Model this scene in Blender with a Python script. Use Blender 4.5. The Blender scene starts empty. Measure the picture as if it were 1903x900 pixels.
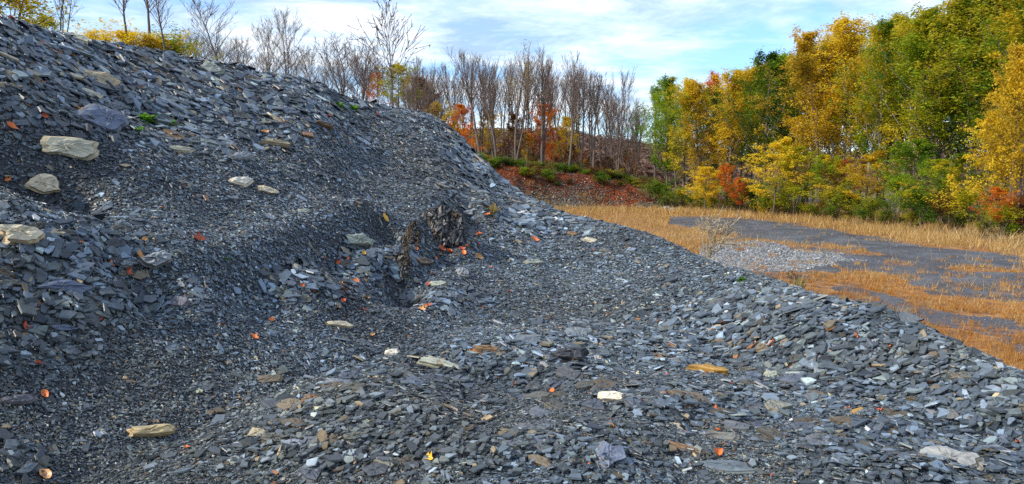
import bpy, math, random
import numpy as np
from mathutils import Vector, Matrix

R = math.radians
scene = bpy.context.scene
col = scene.collection

# ------------------------------------------------------------------ camera
EYE = 5.0                      # eye height above the quarry floor (z = 0)
FPX, CX, CY = 1374.0, 951.5, 450.0   # focal length and centre in photograph pixels (26 mm lens)
PITCH = R(5.0)
cd = bpy.data.cameras.new('camera'); cam = bpy.data.objects.new('camera', cd); col.objects.link(cam)
cd.sensor_width = 36.0; cd.lens = 26.0; cd.clip_start = 0.05; cd.clip_end = 6000
cam.location = (0, 0, EYE); cam.rotation_euler = (R(90) - PITCH, 0, 0)
scene.camera = cam
scene.render.resolution_x = 1024; scene.render.resolution_y = 484

# ------------------------------------------------------------------ sky and sun
SUN_EL, SUN_AZ = 37.0, 246.0     # compass style: clockwise from +Y (to the left, a little behind the photographer)
w = bpy.data.worlds.new('World'); scene.world = w; w.use_nodes = True
nt = w.node_tree; nt.nodes.clear()
def N(tree, t, **k):
    n = tree.nodes.new(t)
    for a, v in k.items(): setattr(n, a, v)
    return n
out = N(nt, 'ShaderNodeOutputWorld'); bg = N(nt, 'ShaderNodeBackground'); bg.inputs[1].default_value = 0.12
sky = N(nt, 'ShaderNodeTexSky', sky_type='NISHITA'); sky.sun_disc = False
sky.sun_elevation = R(SUN_EL); sky.sun_rotation = R(SUN_AZ); sky.air_density = 1.0; sky.dust_density = 0.6; sky.ozone_density = 2.0
tc = N(nt, 'ShaderNodeTexCoord'); sep = N(nt, 'ShaderNodeSeparateXYZ'); nt.links.new(tc.outputs['Generated'], sep.inputs[0])
def M_(tree, op, a, b=None, clamp=False):
    n = N(tree, 'ShaderNodeMath', operation=op); n.use_clamp = clamp
    for i, v in enumerate((a, b)):
        if v is None: continue
        if isinstance(v, (int, float)): n.inputs[i].default_value = v
        else: tree.links.new(v, n.inputs[i])
    return n.outputs[0]
zz = M_(nt, 'ADD', M_(nt, 'MAXIMUM', sep.outputs[2], 0.0), 0.10)
cxn = M_(nt, 'DIVIDE', sep.outputs[0], zz); cyn = M_(nt, 'DIVIDE', sep.outputs[1], zz)
comb = N(nt, 'ShaderNodeCombineXYZ'); nt.links.new(M_(nt, 'MULTIPLY', cxn, 0.55), comb.inputs[0]); nt.links.new(M_(nt, 'MULTIPLY', cyn, 0.75), comb.inputs[1])
def noise(tree, vec, scale, detail=6, rough=0.6, dist=0.0):
    n = N(tree, 'ShaderNodeTexNoise'); n.inputs['Scale'].default_value = scale; n.inputs['Detail'].default_value = detail
    n.inputs['Roughness'].default_value = rough; n.inputs['Distortion'].default_value = dist
    if vec is not None: tree.links.new(vec, n.inputs['Vector'])
    return n
def ramp(tree, fac, stops, interp='LINEAR'):
    n = N(tree, 'ShaderNodeValToRGB'); n.color_ramp.interpolation = interp
    e = n.color_ramp.elements
    while len(e) < len(stops): e.new(0.5)
    for el, (p, c) in zip(e, stops):
        el.position = p; el.color = tuple(c) + (1,) if len(c) == 3 else c
    tree.links.new(fac, n.inputs[0]); return n
def mixc(tree, fac, a, b, blend='MIX'):
    n = N(tree, 'ShaderNodeMix', data_type='RGBA', blend_type=blend)
    for s, v in ((0, fac), (6, a), (7, b)):
        if isinstance(v, (int, float)): n.inputs[s].default_value = v
        elif isinstance(v, tuple): n.inputs[s].default_value = v if len(v) == 4 else v + (1,)
        else: tree.links.new(v, n.inputs[s])
    return n.outputs[2]
n1 = noise(nt, comb.outputs[0], 0.75, 9, 0.60, 0.5); n2 = noise(nt, comb.outputs[0], 2.6, 8, 0.65, 0.4)
cm = M_(nt, 'ADD', M_(nt, 'MULTIPLY', n1.outputs[0], 0.72), M_(nt, 'MULTIPLY', n2.outputs[0], 0.28))
cf = ramp(nt, cm, [(0.41, (0.06,)*3), (0.50, (0.62,)*3), (0.59, (1,)*3)])
n3 = noise(nt, comb.outputs[0], 2.1, 9, 0.66, 0.5)
ccol = ramp(nt, n3.outputs[0], [(0.36, (3.2, 4.3, 5.9)), (0.47, (5.6, 6.5, 7.4)), (0.56, (7.9, 8.1, 8.3))])
skyb = mixc(nt, 1.0, sky.outputs[0], (0.92, 1.22, 1.55), 'MULTIPLY')
nt.links.new(mixc(nt, cf.outputs[0], skyb, ccol.outputs[0]), bg.inputs[0]); nt.links.new(bg.outputs[0], out.inputs[0])

sd = bpy.data.lights.new('sun', 'SUN'); sd.energy = 4.0; sd.angle = R(1.0); sd.color = (1.0, 0.91, 0.77)
sun = bpy.data.objects.new('sun', sd); col.objects.link(sun)
sv = Vector((math.sin(R(SUN_AZ)) * math.cos(R(SUN_EL)), math.cos(R(SUN_AZ)) * math.cos(R(SUN_EL)), math.sin(R(SUN_EL))))
sun.rotation_euler = sv.to_track_quat('Z', 'Y').to_euler(); sun.location = (0, 0, 60)
scene.view_settings.view_transform = 'Standard'; scene.view_settings.look = 'None'
scene.view_settings.exposure = 0.52; scene.view_settings.gamma = 1.0
scene.render.engine = 'CYCLES'
scene.cycles.max_bounces = 5; scene.cycles.diffuse_bounces = 3; scene.cycles.glossy_bounces = 2; scene.cycles.transmission_bounces = 3
scene.cycles.use_denoising = False

# ------------------------------------------------------------------ numeric helpers
SP, CP = math.sin(PITCH), math.cos(PITCH)
def ray(px, py):
    xc, yc = (px - CX) / FPX, (CY - py) / FPX
    return np.array([xc + 0 * yc, CP + yc * SP, -SP + yc * CP])
def at(px, py, d):
    v = ray(px, py); k = d / math.hypot(v[0], v[1]); return np.array([v[0] * k, v[1] * k, EYE + v[2] * k])
def proj(x, y, z):
    dz = z - EYE; f = y * CP - dz * SP; u = y * SP + dz * CP
    f = np.maximum(f, 0.05); return CX + FPX * x / f, CY - FPX * u / f
def smooth(a, b, t):
    k = np.clip((t - a) / (b - a), 0, 1); return k * k * (3 - 2 * k)
def hsh(a, b, s):
    h = (a.astype(np.int64) * 374761393 + b.astype(np.int64) * 668265263 + s * 974634777) & 0xffffffff
    h = ((h ^ (h >> 13)) * 1274126177) & 0xffffffff; return ((h ^ (h >> 16)) & 0xffff) / 65535.0
def vn(x, y, s=0):
    xi, yi = np.floor(x), np.floor(y); fx, fy = x - xi, y - yi; fx = fx * fx * (3 - 2 * fx); fy = fy * fy * (3 - 2 * fy)
    a, b, c, d = hsh(xi, yi, s), hsh(xi + 1, yi, s), hsh(xi, yi + 1, s), hsh(xi + 1, yi + 1, s)
    return (a * (1 - fx) + b * fx) * (1 - fy) + (c * (1 - fx) + d * fx) * fy - 0.5
def fbm(x, y, s=0, o=4):
    r = 0; a = 1.0
    for i in range(o): r = r + a * vn(x * 2 ** i + 17.3 * i, y * 2 ** i - 9.1 * i, s + i); a *= 0.5
    return r

# ------------------------------------------------------------------ terrain of the slate heap
SIL = [(-700, -60), (-300, -25), (0, 24), (60, 48), (130, 66), (170, 79), (250, 94), (330, 107), (370, 117), (440, 127), (480, 139), (545, 144), (600, 158),
       (640, 178), (700, 195), (760, 205), (800, 213), (825, 226), (845, 247), (870, 280), (910, 316), (950, 348), (1000, 378), (1050, 398), (1100, 411),
       (1150, 420), (1200, 434), (1250, 454), (1300, 477), (1340, 497), (1400, 520), (1430, 533), (1500, 560), (1560, 579), (1640, 602), (1700, 625),
       (1760, 650), (1830, 680), (1903, 706), (2100, 770), (2500, 880)]
DST = [(-700, 8.5), (-300, 9.5), (0, 10), (250, 11.5), (500, 13.5), (700, 16), (830, 17.5), (900, 16.5), (1000, 14.5), (1100, 13), (1200, 11.8), (1300, 10.5),
       (1400, 9.3), (1500, 8.4), (1640, 7.4), (1760, 6.7), (1903, 6.0), (2500, 4.6)]
FOOT = [(-700, 3.6), (0, 4.4), (300, 5.0), (500, 5.6), (850, 7.2), (1100, 8.4), (1300, 8.0), (1500, 6.5), (1903, 5.0), (2500, 4.0)]
def azp(px, py=330): v = ray(px, py); return math.atan2(v[0], v[1])
sil_az = np.array([-math.pi] + [azp(a, b) for a, b in SIL] + [math.pi])
sil_te = np.array([-0.30] + [ray(a, b)[2] / math.hypot(*ray(a, b)[:2]) for a, b in SIL] + [-0.30])
dst_az = np.array([-math.pi] + [azp(a) for a, b in DST] + [math.pi]); dst_v = np.array([5.0] + [b for a, b in DST] + [5.0])
ft_az = np.array([-math.pi] + [azp(a) for a, b in FOOT] + [math.pi]); ft_v = np.array([3.5] + [b for a, b in FOOT] + [3.5])
BUMPS = []
def heap_z(x, y, fine=True):
    az = np.arctan2(x, y); r = np.hypot(x, y)
    D = np.interp(az, dst_az, dst_v); te = np.interp(az, sil_az, sil_te); F = np.interp(az, ft_az, ft_v)
    zn = EYE - 1.6; zs = EYE + te * D
    t = np.clip((r - F) / (D - F), 0, 1.0)
    p = 1.04
    z = zn + (zs - zn) * t ** p
    over = np.maximum(r - D, 0)
    k = 0.66 - 0.5 * smooth(azp(800), azp(640), az)
    z = z - k * (over - 0.35 * (1 - np.exp(-over / 0.35))) - 0.05 * over
    edge = 1 - 0.75 * smooth(0.0, 1.5, t * 1.5 - 0.35) * smooth(2.5, 0.0, np.abs(r - D))
    n = 0.16 * fbm(x * 0.55, y * 0.55, 3, 3) + 0.07 * fbm(x * 2.1, y * 2.1, 9, 3)
    n = n + 0.10 * vn((x + y * 0.55) * 1.1, (y - x * .55) * 0.28, 21) * t
    z = z + n * edge
    if fine: z = z + 0.018 * fbm(x * 9, y * 9, 31, 2)
    for bx_, by_, br, bh in BUMPS:
        z = z + bh * np.exp(-((x - bx_) ** 2 + (y - by_) ** 2) / (br * br))
    return z
def hit(px, py):
    v = ray(px, py); rr = np.linspace(2.2, 22, 3000); k = rr / math.hypot(v[0], v[1])
    x, y, z = v[0] * k, v[1] * k, EYE + v[2] * k
    i = np.argmax(heap_z(x, y, False) >= z)
    if i == 0: i = int(np.argmin(np.abs(rr - np.interp(math.atan2(v[0], v[1]), dst_az, dst_v))))
    return np.array([x[i], y[i], heap_z(x[i:i+1], y[i:i+1], False)[0]]), rr[i]
_b = []
for px, py, br, bh in [(110, 455, .75, .15), (60, 560, .6, .05), (560, 530, .45, .10), (820, 395, .5, .22), (880, 660, .9, .10), (1400, 560, .9, .09), (1600, 625, .8, .09),
                       (1500, 640, .7, .10), (700, 790, .8, .12), (1010, 830, .6, .10), (1290, 750, .5, .08), (45, 285, .50, -.85), (265, 530, .22, -.22), (610, 470, .25, -.15),
                       (250, 205, .30, -.14), (738, 500, .22, -.24), (722, 430, .14, -.16), (870, 430, .25, -.15), (1200, 640, .6, -.03), (420, 300, .5, .12), (560, 210, .7, .12), (200, 640, 1.0, -.08)]:
    p_, _ = hit(px, py); _b.append((p_[0], p_[1], br, bh))
for path, br, bh in [([(880, 392), (868, 425), (800, 470), (748, 520), (738, 560)], .24, -.20), ([(905, 372), (895, 420), (850, 470)], .22, .12), ([(712, 425), (640, 462), (560, 492), (490, 520), (440, 580)], .24, -.17),
                     ([(700, 400), (630, 435), (550, 462), (470, 490), (410, 530)], .32, .17), ([(225, 480), (270, 525), (262, 580)], .20, -.09), ([(300, 400), (340, 470), (380, 540), (400, 600)], .38, .13),
                     ([(0, 262), (50, 275), (95, 290)], .26, -.22), ([(0, 225), (60, 235), (110, 240)], .25, .16), ([(1000, 560), (1150, 600), (1330, 640), (1500, 720)], .35, -.07), ([(800, 225), (850, 262), (880, 305), (930, 350)], .35, .10)]:
    pts = [hit(a, b)[0] for a, b in path]
    for a, b in zip(pts[:-1], pts[1:]):
        n_ = max(1, int(np.linalg.norm(b - a) / (br * .8)))
        for k_ in range(n_): q_ = a + (b - a) * (k_ + .5) / n_; _b.append((q_[0], q_[1], br, bh * .6))
BUMPS.extend(_b)
def heap_n(x, y, e=0.05):
    dx = (heap_z(x + e, y, False) - heap_z(x - e, y, False)) / (2 * e); dy = (heap_z(x, y + e, False) - heap_z(x, y - e, False)) / (2 * e)
    n = np.stack([-dx, -dy, np.ones_like(dx)], -1); return n / np.linalg.norm(n, axis=-1, keepdims=True)

# ------------------------------------------------------------------ quarry floor, bank and hills
EDG = [(-700, 60), (500, 70), (700, 90), (900, 108), (1060, 118), (1200, 124), (1300, 117), (1450, 100), (1600, 85), (1750, 74), (1903, 62), (2300, 50), (2800, 45)]
CRZ = [(-700, 8), (500, 8.5), (800, 8.0), (880, 7.6), (1000, 6.2), (1100, 5.3), (1190, 3.2), (1240, 1.8), (1300, 1.2), (1903, 1.0), (2800, 1.0)]
HIL = [(-700, 262), (600, 270), (900, 262), (1000, 266), (1080, 268), (1110, 276), (1160, 284), (1200, 292), (1260, 300), (1500, 305), (2000, 300), (2800, 300)]
ea, ev = np.array([azp(a) for a, b in EDG]), np.array([float(b) for a, b in EDG])
ca_, cv = np.array([azp(a) for a, b in CRZ]), np.array([float(b) for a, b in CRZ])
ha, hv = np.array([azp(a) for a, b in HIL]), np.array([(330 - b) / FPX for a, b in HIL])
def ground_z(x, y):
    az = np.arctan2(x, y); r = np.hypot(x, y)
    E = np.interp(az, ea, ev) + 4 * fbm(az * 22, az * 0 + .5, 5, 3); C = np.interp(az, ca_, cv)
    z = 0.10 * fbm(x * .12, y * .12, 40, 3) + 0.03 * fbm(x * .8, y * .8, 41, 2)
    b = smooth(0, 15, r - E); z = z + C * b + b * 0.7 * fbm(x * .22, y * .22, 44, 4) * smooth(0, 4, C)
    D = np.interp(az, dst_az, dst_v); te = np.interp(az, sil_az, sil_te)      # upland behind the heap on the left
    up = smooth(azp(840), azp(740), az) * smooth(D + .3, D + 3.5, r) * (az > -1.2)
    rr = np.minimum(r, 60); z = z * (1 - up) + up * (EYE + te * rr - .22 - .010 * rr + .12 * fbm(x * .4, y * .4, 47, 3))
    H = np.interp(az, ha, hv)
    z = z + (EYE + H * 620 - C + 7 * fbm(x * .012, y * .012, 50, 3)) * smooth(260, 620, r) * (r > 200)
    return z
def gz1(x, y): return float(ground_z(np.array([x * 1.0]), np.array([y * 1.0]))[0])

# ------------------------------------------------------------------ mesh helpers
def np_mesh(name, V, loops, starts, mat=None, fattr=None, smooth_=False):
    me = bpy.data.meshes.new(name); V = np.ascontiguousarray(V, np.float32).reshape(-1, 3)
    me.vertices.add(len(V)); me.vertices.foreach_set('co', V.ravel())
    me.loops.add(len(loops)); me.loops.foreach_set('vertex_index', np.ascontiguousarray(loops, np.int32))
    me.polygons.add(len(starts)); me.polygons.foreach_set('loop_start', np.ascontiguousarray(starts, np.int32))
    me.update(calc_edges=True)
    for nm, (kind, arr) in (fattr or {}).items():
        dom = 'FACE' if kind[0] == 'F' else 'POINT'; t = {'f': 'FLOAT', 'c': 'FLOAT_COLOR'}[kind[1]]
        a = me.attributes.new(nm, t, dom); a.data.foreach_set('value' if t == 'FLOAT' else 'color', np.ascontiguousarray(arr, np.float32).ravel())
    me.polygons.foreach_set('use_smooth', np.full(len(starts), bool(smooth_)))
    if mat: me.materials.append(mat)
    return me
def uni(name, V, F, mat=None, fattr=None, smooth_=False):
    F = np.asarray(F); k = F.shape[1]; return np_mesh(name, V, F.ravel(), np.arange(len(F)) * k, mat, fattr, smooth_)
def link(name, me, parent=None, loc=None, rot=None, kind=None, label=None, cat=None, group=None):
    o = bpy.data.objects.new(name, me); col.objects.link(o)
    if parent: o.parent = parent
    if loc is not None: o.location = tuple(float(v) for v in loc)
    if rot is not None: o.rotation_euler = rot
    tag(o, label, cat, group, kind); return o
def tag(o, label=None, cat=None, group=None, kind=None):
    if label: o['label'] = label
    if cat: o['category'] = cat
    if group: o['group'] = group
    if kind or cat: o['kind'] = kind or 'thing'
def polar_grid(azs, rs, zf):
    A, Rr = np.meshgrid(azs, rs); x, y = Rr * np.sin(A), Rr * np.cos(A); z = zf(x, y)
    V = np.stack([x, y, z], -1).reshape(-1, 3); na, nr = len(azs), len(rs)
    i = np.arange(nr - 1)[:, None] * na + np.arange(na - 1)[None]; i = i.ravel()
    return V, np.stack([i, i + na, i + na + 1, i + 1], -1)

# ------------------------------------------------------------------ materials
def newmat(name):
    m = bpy.data.materials.new(name); m.use_nodes = True; t = m.node_tree; b = t.nodes['Principled BSDF']; return m, t, b
def attr(t, name): return N(t, 'ShaderNodeAttribute', attribute_name=name)
def objtc(t): return N(t, 'ShaderNodeTexCoord').outputs['Object']
def bump(t, b, h, strength, dist):
    n = N(t, 'ShaderNodeBump'); n.inputs['Strength'].default_value = strength; n.inputs['Distance'].default_value = dist
    t.links.new(h, n.inputs['Height']); t.links.new(n.outputs[0], b.inputs['Normal'])
def mat_chips():
    m, t, b = newmat('slate_chip'); a = attr(t, 'tint'); v = objtc(t)
    n = noise(t, v, 30, 4, .6); r = ramp(t, n.outputs[0], [(.3, (.72,)*3), (.7, (1.25,)*3)])
    t.links.new(mixc(t, 1.0, a.outputs['Color'], r.outputs[0], 'MULTIPLY'), b.inputs['Base Color'])
    b.inputs['Roughness'].default_value = 0.42; b.inputs['Specular IOR Level'].default_value = 0.6
    n2 = noise(t, v, 55, 3, .7); bump(t, b, n2.outputs[0], .35, .01); return m
def mat_slab():
    m, t, b = newmat('slate_slab'); oi = N(t, 'ShaderNodeObjectInfo'); v = objtc(t); sd_ = attr(t, 'side')
    n = noise(t, v, 2.2, 7, .62, .6); r = ramp(t, n.outputs[0], [(.30, (.55, .56, .58)), (.5, (.95,)*3), (.72, (1.35, 1.3, 1.22))])
    mp = N(t, 'ShaderNodeMapping'); mp.inputs['Scale'].default_value = (2, 2, 26); t.links.new(v, mp.inputs[0])
    ns = noise(t, mp.outputs[0], 1.6, 4, .6); rs_ = ramp(t, ns.outputs[0], [(.34, (.5, .47, .44)), (.55, (1.2, 1.05, .86))])
    c = mixc(t, 1.0, oi.outputs['Color'], r.outputs[0], 'MULTIPLY'); cs = mixc(t, 1.0, oi.outputs['Color'], rs_.outputs[0], 'MULTIPLY')
    c2 = mixc(t, sd_.outputs['Fac'], c, cs)
    stn = noise(t, v, 1.1, 5, .7, 1.2); sr = ramp(t, stn.outputs[0], [(.56, (0,)*3), (.74, (.4,)*3)])
    t.links.new(mixc(t, sr.outputs[0], c2, (.14, .085, .035)), b.inputs['Base Color'])
    b.inputs['Roughness'].default_value = .6; n2 = noise(t, v, 7, 7, .7); bump(t, b, n2.outputs[0], .35, .03); return m
def mat_heap():
    m, t, b = newmat('slate_rubble'); v = objtc(t)
    vo = N(t, 'ShaderNodeTexVoronoi'); vo.inputs['Scale'].default_value = 26; t.links.new(v, vo.inputs['Vector'])
    r = ramp(t, vo.outputs['Color'], [(.0, (.012, .014, .018)), (.7, (.045, .05, .058)), (1, (.08, .085, .09))])
    t.links.new(r.outputs[0], b.inputs['Base Color']); b.inputs['Roughness'].default_value = .7
    bump(t, b, vo.outputs['Distance'], 1, .03); return m
def mat_ground():
    m, t, b = newmat('quarry_ground'); v = objtc(t)
    g, rd, gv, fo = (attr(t, k).outputs['Fac'] for k in ('grass', 'redleaf', 'gravel', 'forest'))
    n = noise(t, v, .35, 8, .65, .4); nf = noise(t, v, 7, 6, .75)
    slate = ramp(t, n.outputs[0], [(.30, (.028, .029, .034)), (.5, (.058, .062, .074)), (.68, (.105, .115, .135))])
    sl = mixc(t, 1.0, slate.outputs[0], ramp(t, nf.outputs[0], [(.3, (.55,)*3), (.7, (1.5,)*3)]).outputs[0], 'MULTIPLY')
    ng = noise(t, v, 1.3, 7, .7)
    gr = ramp(t, ng.outputs[0], [(.28, (.055, .035, .02)), (.42, (.14, .062, .018)), (.55, (.30, .13, .028)), (.72, (.46, .28, .09))])
    nb = noise(t, v, 2.6, 6, .7)
    def fac(a, lo, hi, amp):
        s = M_(t, 'ADD', a, M_(t, 'MULTIPLY', M_(t, 'SUBTRACT', nb.outputs[0], .5), amp))
        mr = N(t, 'ShaderNodeMapRange'); mr.inputs[1].default_value = lo; mr.inputs[2].default_value = hi; t.links.new(s, mr.inputs[0]); return mr.outputs[0]
    nb2 = noise(t, v, 9, 4, .7); g2 = M_(t, 'ADD', g, M_(t, 'MULTIPLY', M_(t, 'SUBTRACT', nb2.outputs[0], .5), 1.1))
    c = mixc(t, fac(g2, .42, .80, 1.5), sl, gr.outputs[0])
    gvc = ramp(t, nf.outputs[0], [(.35, (.09, .095, .105)), (.6, (.26, .27, .29))])
    c = mixc(t, fac(gv, .4, .6, .3), c, gvc.outputs[0])
    fl = ramp(t, ng.outputs[0], [(.3, (.03, .022, .012)), (.5, (.10, .065, .03)), (.7, (.20, .12, .045))])
    c = mixc(t, fac(fo, .4, .6, .4), c, fl.outputs[0])
    rl = ramp(t, nf.outputs[0], [(.40, (.05, .038, .028)), (.55, (.15, .06, .028)), (.72, (.36, .11, .03))])
    c = mixc(t, fac(rd, .4, .55, 1.1), c, rl.outputs[0])
    t.links.new(c, b.inputs['Base Color']); b.inputs['Roughness'].default_value = .85
    bump(t, b, nf.outputs[0], .8, .06); return m
def mat_leaf(name, cols, trans=.5):
    m, t, b = newmat(name); a = attr(t, 'mixv').outputs['Fac']
    k = len(cols); r = ramp(t, a, [((i + .0) / max(k - 1, 1), c) for i, c in enumerate(cols)])
    b.inputs['Roughness'].default_value = .55; b.inputs['Specular IOR Level'].default_value = .3
    t.links.new(r.outputs[0], b.inputs['Base Color'])
    tr = N(t, 'ShaderNodeBsdfTranslucent'); t.links.new(r.outputs[0], tr.inputs[0])
    mx = N(t, 'ShaderNodeMixShader'); mx.inputs[0].default_value = trans
    t.links.new(b.outputs[0], mx.inputs[1]); t.links.new(tr.outputs[0], mx.inputs[2])
    t.links.new(mx.outputs[0], t.nodes['Material Output'].inputs[0]); return m
def mat_bark(name, c1, c2, scale=6):
    m, t, b = newmat(name); v = objtc(t); mp = N(t, 'ShaderNodeMapping'); mp.inputs['Scale'].default_value = (1, 1, .25); t.links.new(v, mp.inputs[0])
    n = noise(t, mp.outputs[0], scale, 5, .7); r = ramp(t, n.outputs[0], [(.35, c1), (.65, c2)])
    t.links.new(r.outputs[0], b.inputs['Base Color']); b.inputs['Roughness'].default_value = .9; bump(t, b, n.outputs[0], .5, .05); return m
CHIP, SLAB = mat_chips(), mat_slab()
BARK_D = mat_bark('dark_bark', (.055, .04, .032), (.16, .12, .095)); BARK_P = mat_bark('pale_bark', (.10, .085, .065), (.30, .27, .21))
TWIG = mat_bark('purple_twig', (.085, .055, .048), (.17, .115, .10)); TWIG_L = mat_bark('grey_twig', (.12, .09, .07), (.25, .19, .145))
GRN, YGR, OLV = (.085, .19, .009), (.27, .37, .012), (.40, .36, .014)
YEL, GLD, ORG, RED, DGR = (.76, .56, .025), (.64, .42, .018), (.66, .20, .010), (.46, .07, .014), (.06, .13, .012)
L_GREEN = mat_leaf('green_leaves', [DGR, GRN, YGR, YGR]); L_YGREEN = mat_leaf('yellow_green_leaves', [GRN, YGR, OLV, YEL])
L_OLIVE = mat_leaf('olive_leaves', [DGR, GRN, OLV, GLD]); L_GOLD = mat_leaf('golden_leaves', [(.16, .17, .014), (.40, .27, .02), GLD, YEL])
L_YELLOW = mat_leaf('yellow_leaves', [YGR, YEL, YEL, (.7, .48, .03)]); L_ORANGE = mat_leaf('orange_leaves', [GLD, ORG, ORG, RED])
L_RED = mat_leaf('red_leaves', [(.16, .03, .01), RED, ORG, GLD]); L_DARK = mat_leaf('dark_green_leaves', [DGR, (.035, .07, .01), GRN, OLV])
L_RUST = mat_leaf('rust_leaves', [(.05, .03, .014), (.11, .045, .016), (.20, .08, .02), (.12, .13, .02)]); L_TANBUD = mat_leaf('tan_leaves', [(.22, .15, .05), (.45, .33, .12), (.5, .4, .18), OLV])

# ------------------------------------------------------------------ SETTING: heap, ground, hills
A1 = np.concatenate([np.linspace(-math.pi, R(-48), 60)[:-1], np.linspace(R(-48), R(48), 900), np.linspace(R(48), math.pi, 60)[1:]])
R1 = np.concatenate([np.linspace(.02, 3, 30)[:-1], np.linspace(3, 19, 520), np.linspace(19, 32, 30)[1:]])
V, F = polar_grid(A1, R1, heap_z)
V[:, 2] = np.maximum(V[:, 2], -1.0)
link('slate_hill', uni('slate_hill', V, F, mat_heap(), smooth_=False), kind='structure')

def band(px, py, pts, nz=0, soft=4.0):
    xs = [p[0] for p in pts]; a = np.interp(px, xs, [p[1] for p in pts]); b = np.interp(px, xs, [p[2] for p in pts])
    ins = np.minimum(py - a, b - py) + nz; k = np.clip(ins / soft * .5 + .5, 0, 1)
    return k * (px > xs[0]) * (px < xs[-1])
def masks(x, y):
    px, py = proj(x, y, np.zeros_like(x)); ok = (y > 5)
    nz = 17 * fbm(x * .35, y * .35, 60, 5) * np.clip((py - 370) / 60, .2, 1.6)
    g = band(px, py, [(700, 384, 620), (1180, 386, 520), (1232, 388, 470), (1245, 390, 404), (1300, 390, 402)], nz * .5)
    g = np.maximum(g, band(px, py, [(1230, 386, 403), (1300, 387, 404), (1400, 390, 408), (1500, 396, 420), (1600, 404, 437), (1700, 414, 452), (1800, 424, 466), (1903, 434, 482), (2200, 455, 520)], nz * .4))
    g = np.maximum(g, .9 * band(px, py, [(1200, 410, 482), (1260, 416, 478), (1300, 424, 474), (1340, 430, 458), (1375, 436, 446)], nz * .7))
    g = np.maximum(g, .75 * band(px, py, [(1330, 437, 452), (1420, 441, 455), (1500, 452, 462), (1600, 462, 471), (1700, 478, 489), (1800, 496, 505), (2100, 525, 540)], nz))
    g = np.maximum(g, .85 * band(px, py, [(1380, 505, 575), (1480, 502, 565), (1530, 500, 550), (1570, 505, 530)], nz * 1.4))
    g = np.maximum(g, band(px, py, [(1540, 503, 528), (1640, 513, 546), (1700, 528, 562), (1780, 545, 590), (1903, 567, 612), (2200, 610, 680)], nz * 1.5))
    g = np.maximum(g, .55 * band(px, py, [(1640, 485, 500), (1760, 505, 525), (1903, 535, 560), (2200, 590, 600)], nz * 2))
    g = np.maximum(g, band(px, py, [(1560, 555, 630), (1700, 588, 645), (1800, 615, 690), (1903, 650, 720), (2400, 760, 900)], nz * 1.6))
    g = np.maximum(g, .30 * band(px, py, [(1350, 500, 620), (1903, 505, 760), (2300, 520, 900)], nz))
    g = np.maximum(g, .6 * band(px, py, [(1580, 540, 556), (1700, 566, 588), (1903, 612, 640), (2200, 690, 720)], nz * 2))
    gv = band(px, py, [(1300, 452, 500), (1400, 453, 506), (1500, 466, 502), (1570, 476, 486)], nz * .5)
    gv = np.maximum(gv, .8 * band(px, py, [(1520, 474, 484), (1600, 484, 492), (1640, 492, 495)], nz))
    az = np.arctan2(x, y); r = np.hypot(x, y); E = np.interp(az, ea, ev)
    fo = smooth(-1, 5, r - E + 2 * fbm(x * .3, y * .3, 70, 3))
    rdm = smooth(azp(1215), azp(1150), az) * smooth(-6, 3, r - E + 3 * fbm(x * .2, y * .2, 71, 3)) * smooth(22, 12, r - E)
    return g * ok, rdm * ok, gv * ok, fo
A2 = np.concatenate([np.linspace(-math.pi, R(-42), 70)[:-1], np.linspace(R(-42), R(42), 760), np.linspace(R(42), math.pi, 70)[1:]])
R2 = np.concatenate([[.5, 4, 8], np.geomspace(10, 200, 640), np.geomspace(206, 3500, 80)])
V, F = polar_grid(A2, R2, ground_z)
g, rd, gv, fo = masks(V[:, 0], V[:, 1])
link('quarry_ground', uni('quarry_ground', V, F, mat_ground(), {'grass': ('Pf', g), 'redleaf': ('Pf', rd), 'gravel': ('Pf', gv), 'forest': ('Pf', fo)}, True), kind='structure')

# ------------------------------------------------------------------ slate chips (what nobody could count)
def frames(n, spin, tilt, rng):
    nn = n + rng.normal(size=n.shape) * tilt[:, None]; nn /= np.linalg.norm(nn, axis=1, keepdims=True)
    a = np.stack([np.cos(spin), np.sin(spin), 0 * spin], 1); a -= nn * (a * nn).sum(1, keepdims=True); a /= np.linalg.norm(a, axis=1, keepdims=True)
    return a, np.cross(nn, a), nn
def chips_mesh(name, P, n, L, asp, th, spin, tilt, tint, rng, k=5, mat=CHIP):
    m = len(P); a, b, nn = frames(n, spin, tilt, rng)
    ang = (np.arange(k)[None] + rng.uniform(-.47, .47, (m, k))) * 2 * math.pi / k
    rad = rng.uniform(.50, 1.2, (m, k)) * .5
    lx, ly = np.cos(ang) * rad * L[:, None], np.sin(ang) * rad * (L * asp)[:, None]
    P = P + nn * (th * .3)[:, None]
    ws = (rng.normal(size=(m, 1)) * .12) * th[:, None]
    top = P[:, None] + a[:, None] * (lx * .93)[..., None] + b[:, None] * (ly * .9)[..., None] + nn[:, None] * ((th[:, None] * rng.uniform(.35, .65, (m, k)))[..., None])
    bot = P[:, None] + a[:, None] * lx[..., None] + b[:, None] * ly[..., None] - nn[:, None] * ((th * .5)[:, None, None])
    V = np.concatenate([top, bot], 1); base = np.arange(m)[:, None] * 2 * k; i = np.arange(k); j = (i + 1) % k
    side = np.stack([i, i + k, j + k, j], -1).ravel()
    loc = np.concatenate([i, side]); loops = (base + loc[None]).ravel()
    st = np.concatenate([[0], k + 4 * i]); starts = (np.arange(m)[:, None] * len(loc) + st[None]).ravel()
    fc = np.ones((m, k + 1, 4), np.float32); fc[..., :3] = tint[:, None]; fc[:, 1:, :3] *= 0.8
    return np_mesh(name, V, loops, starts, mat, {'tint': ('Fc', fc)})
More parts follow.
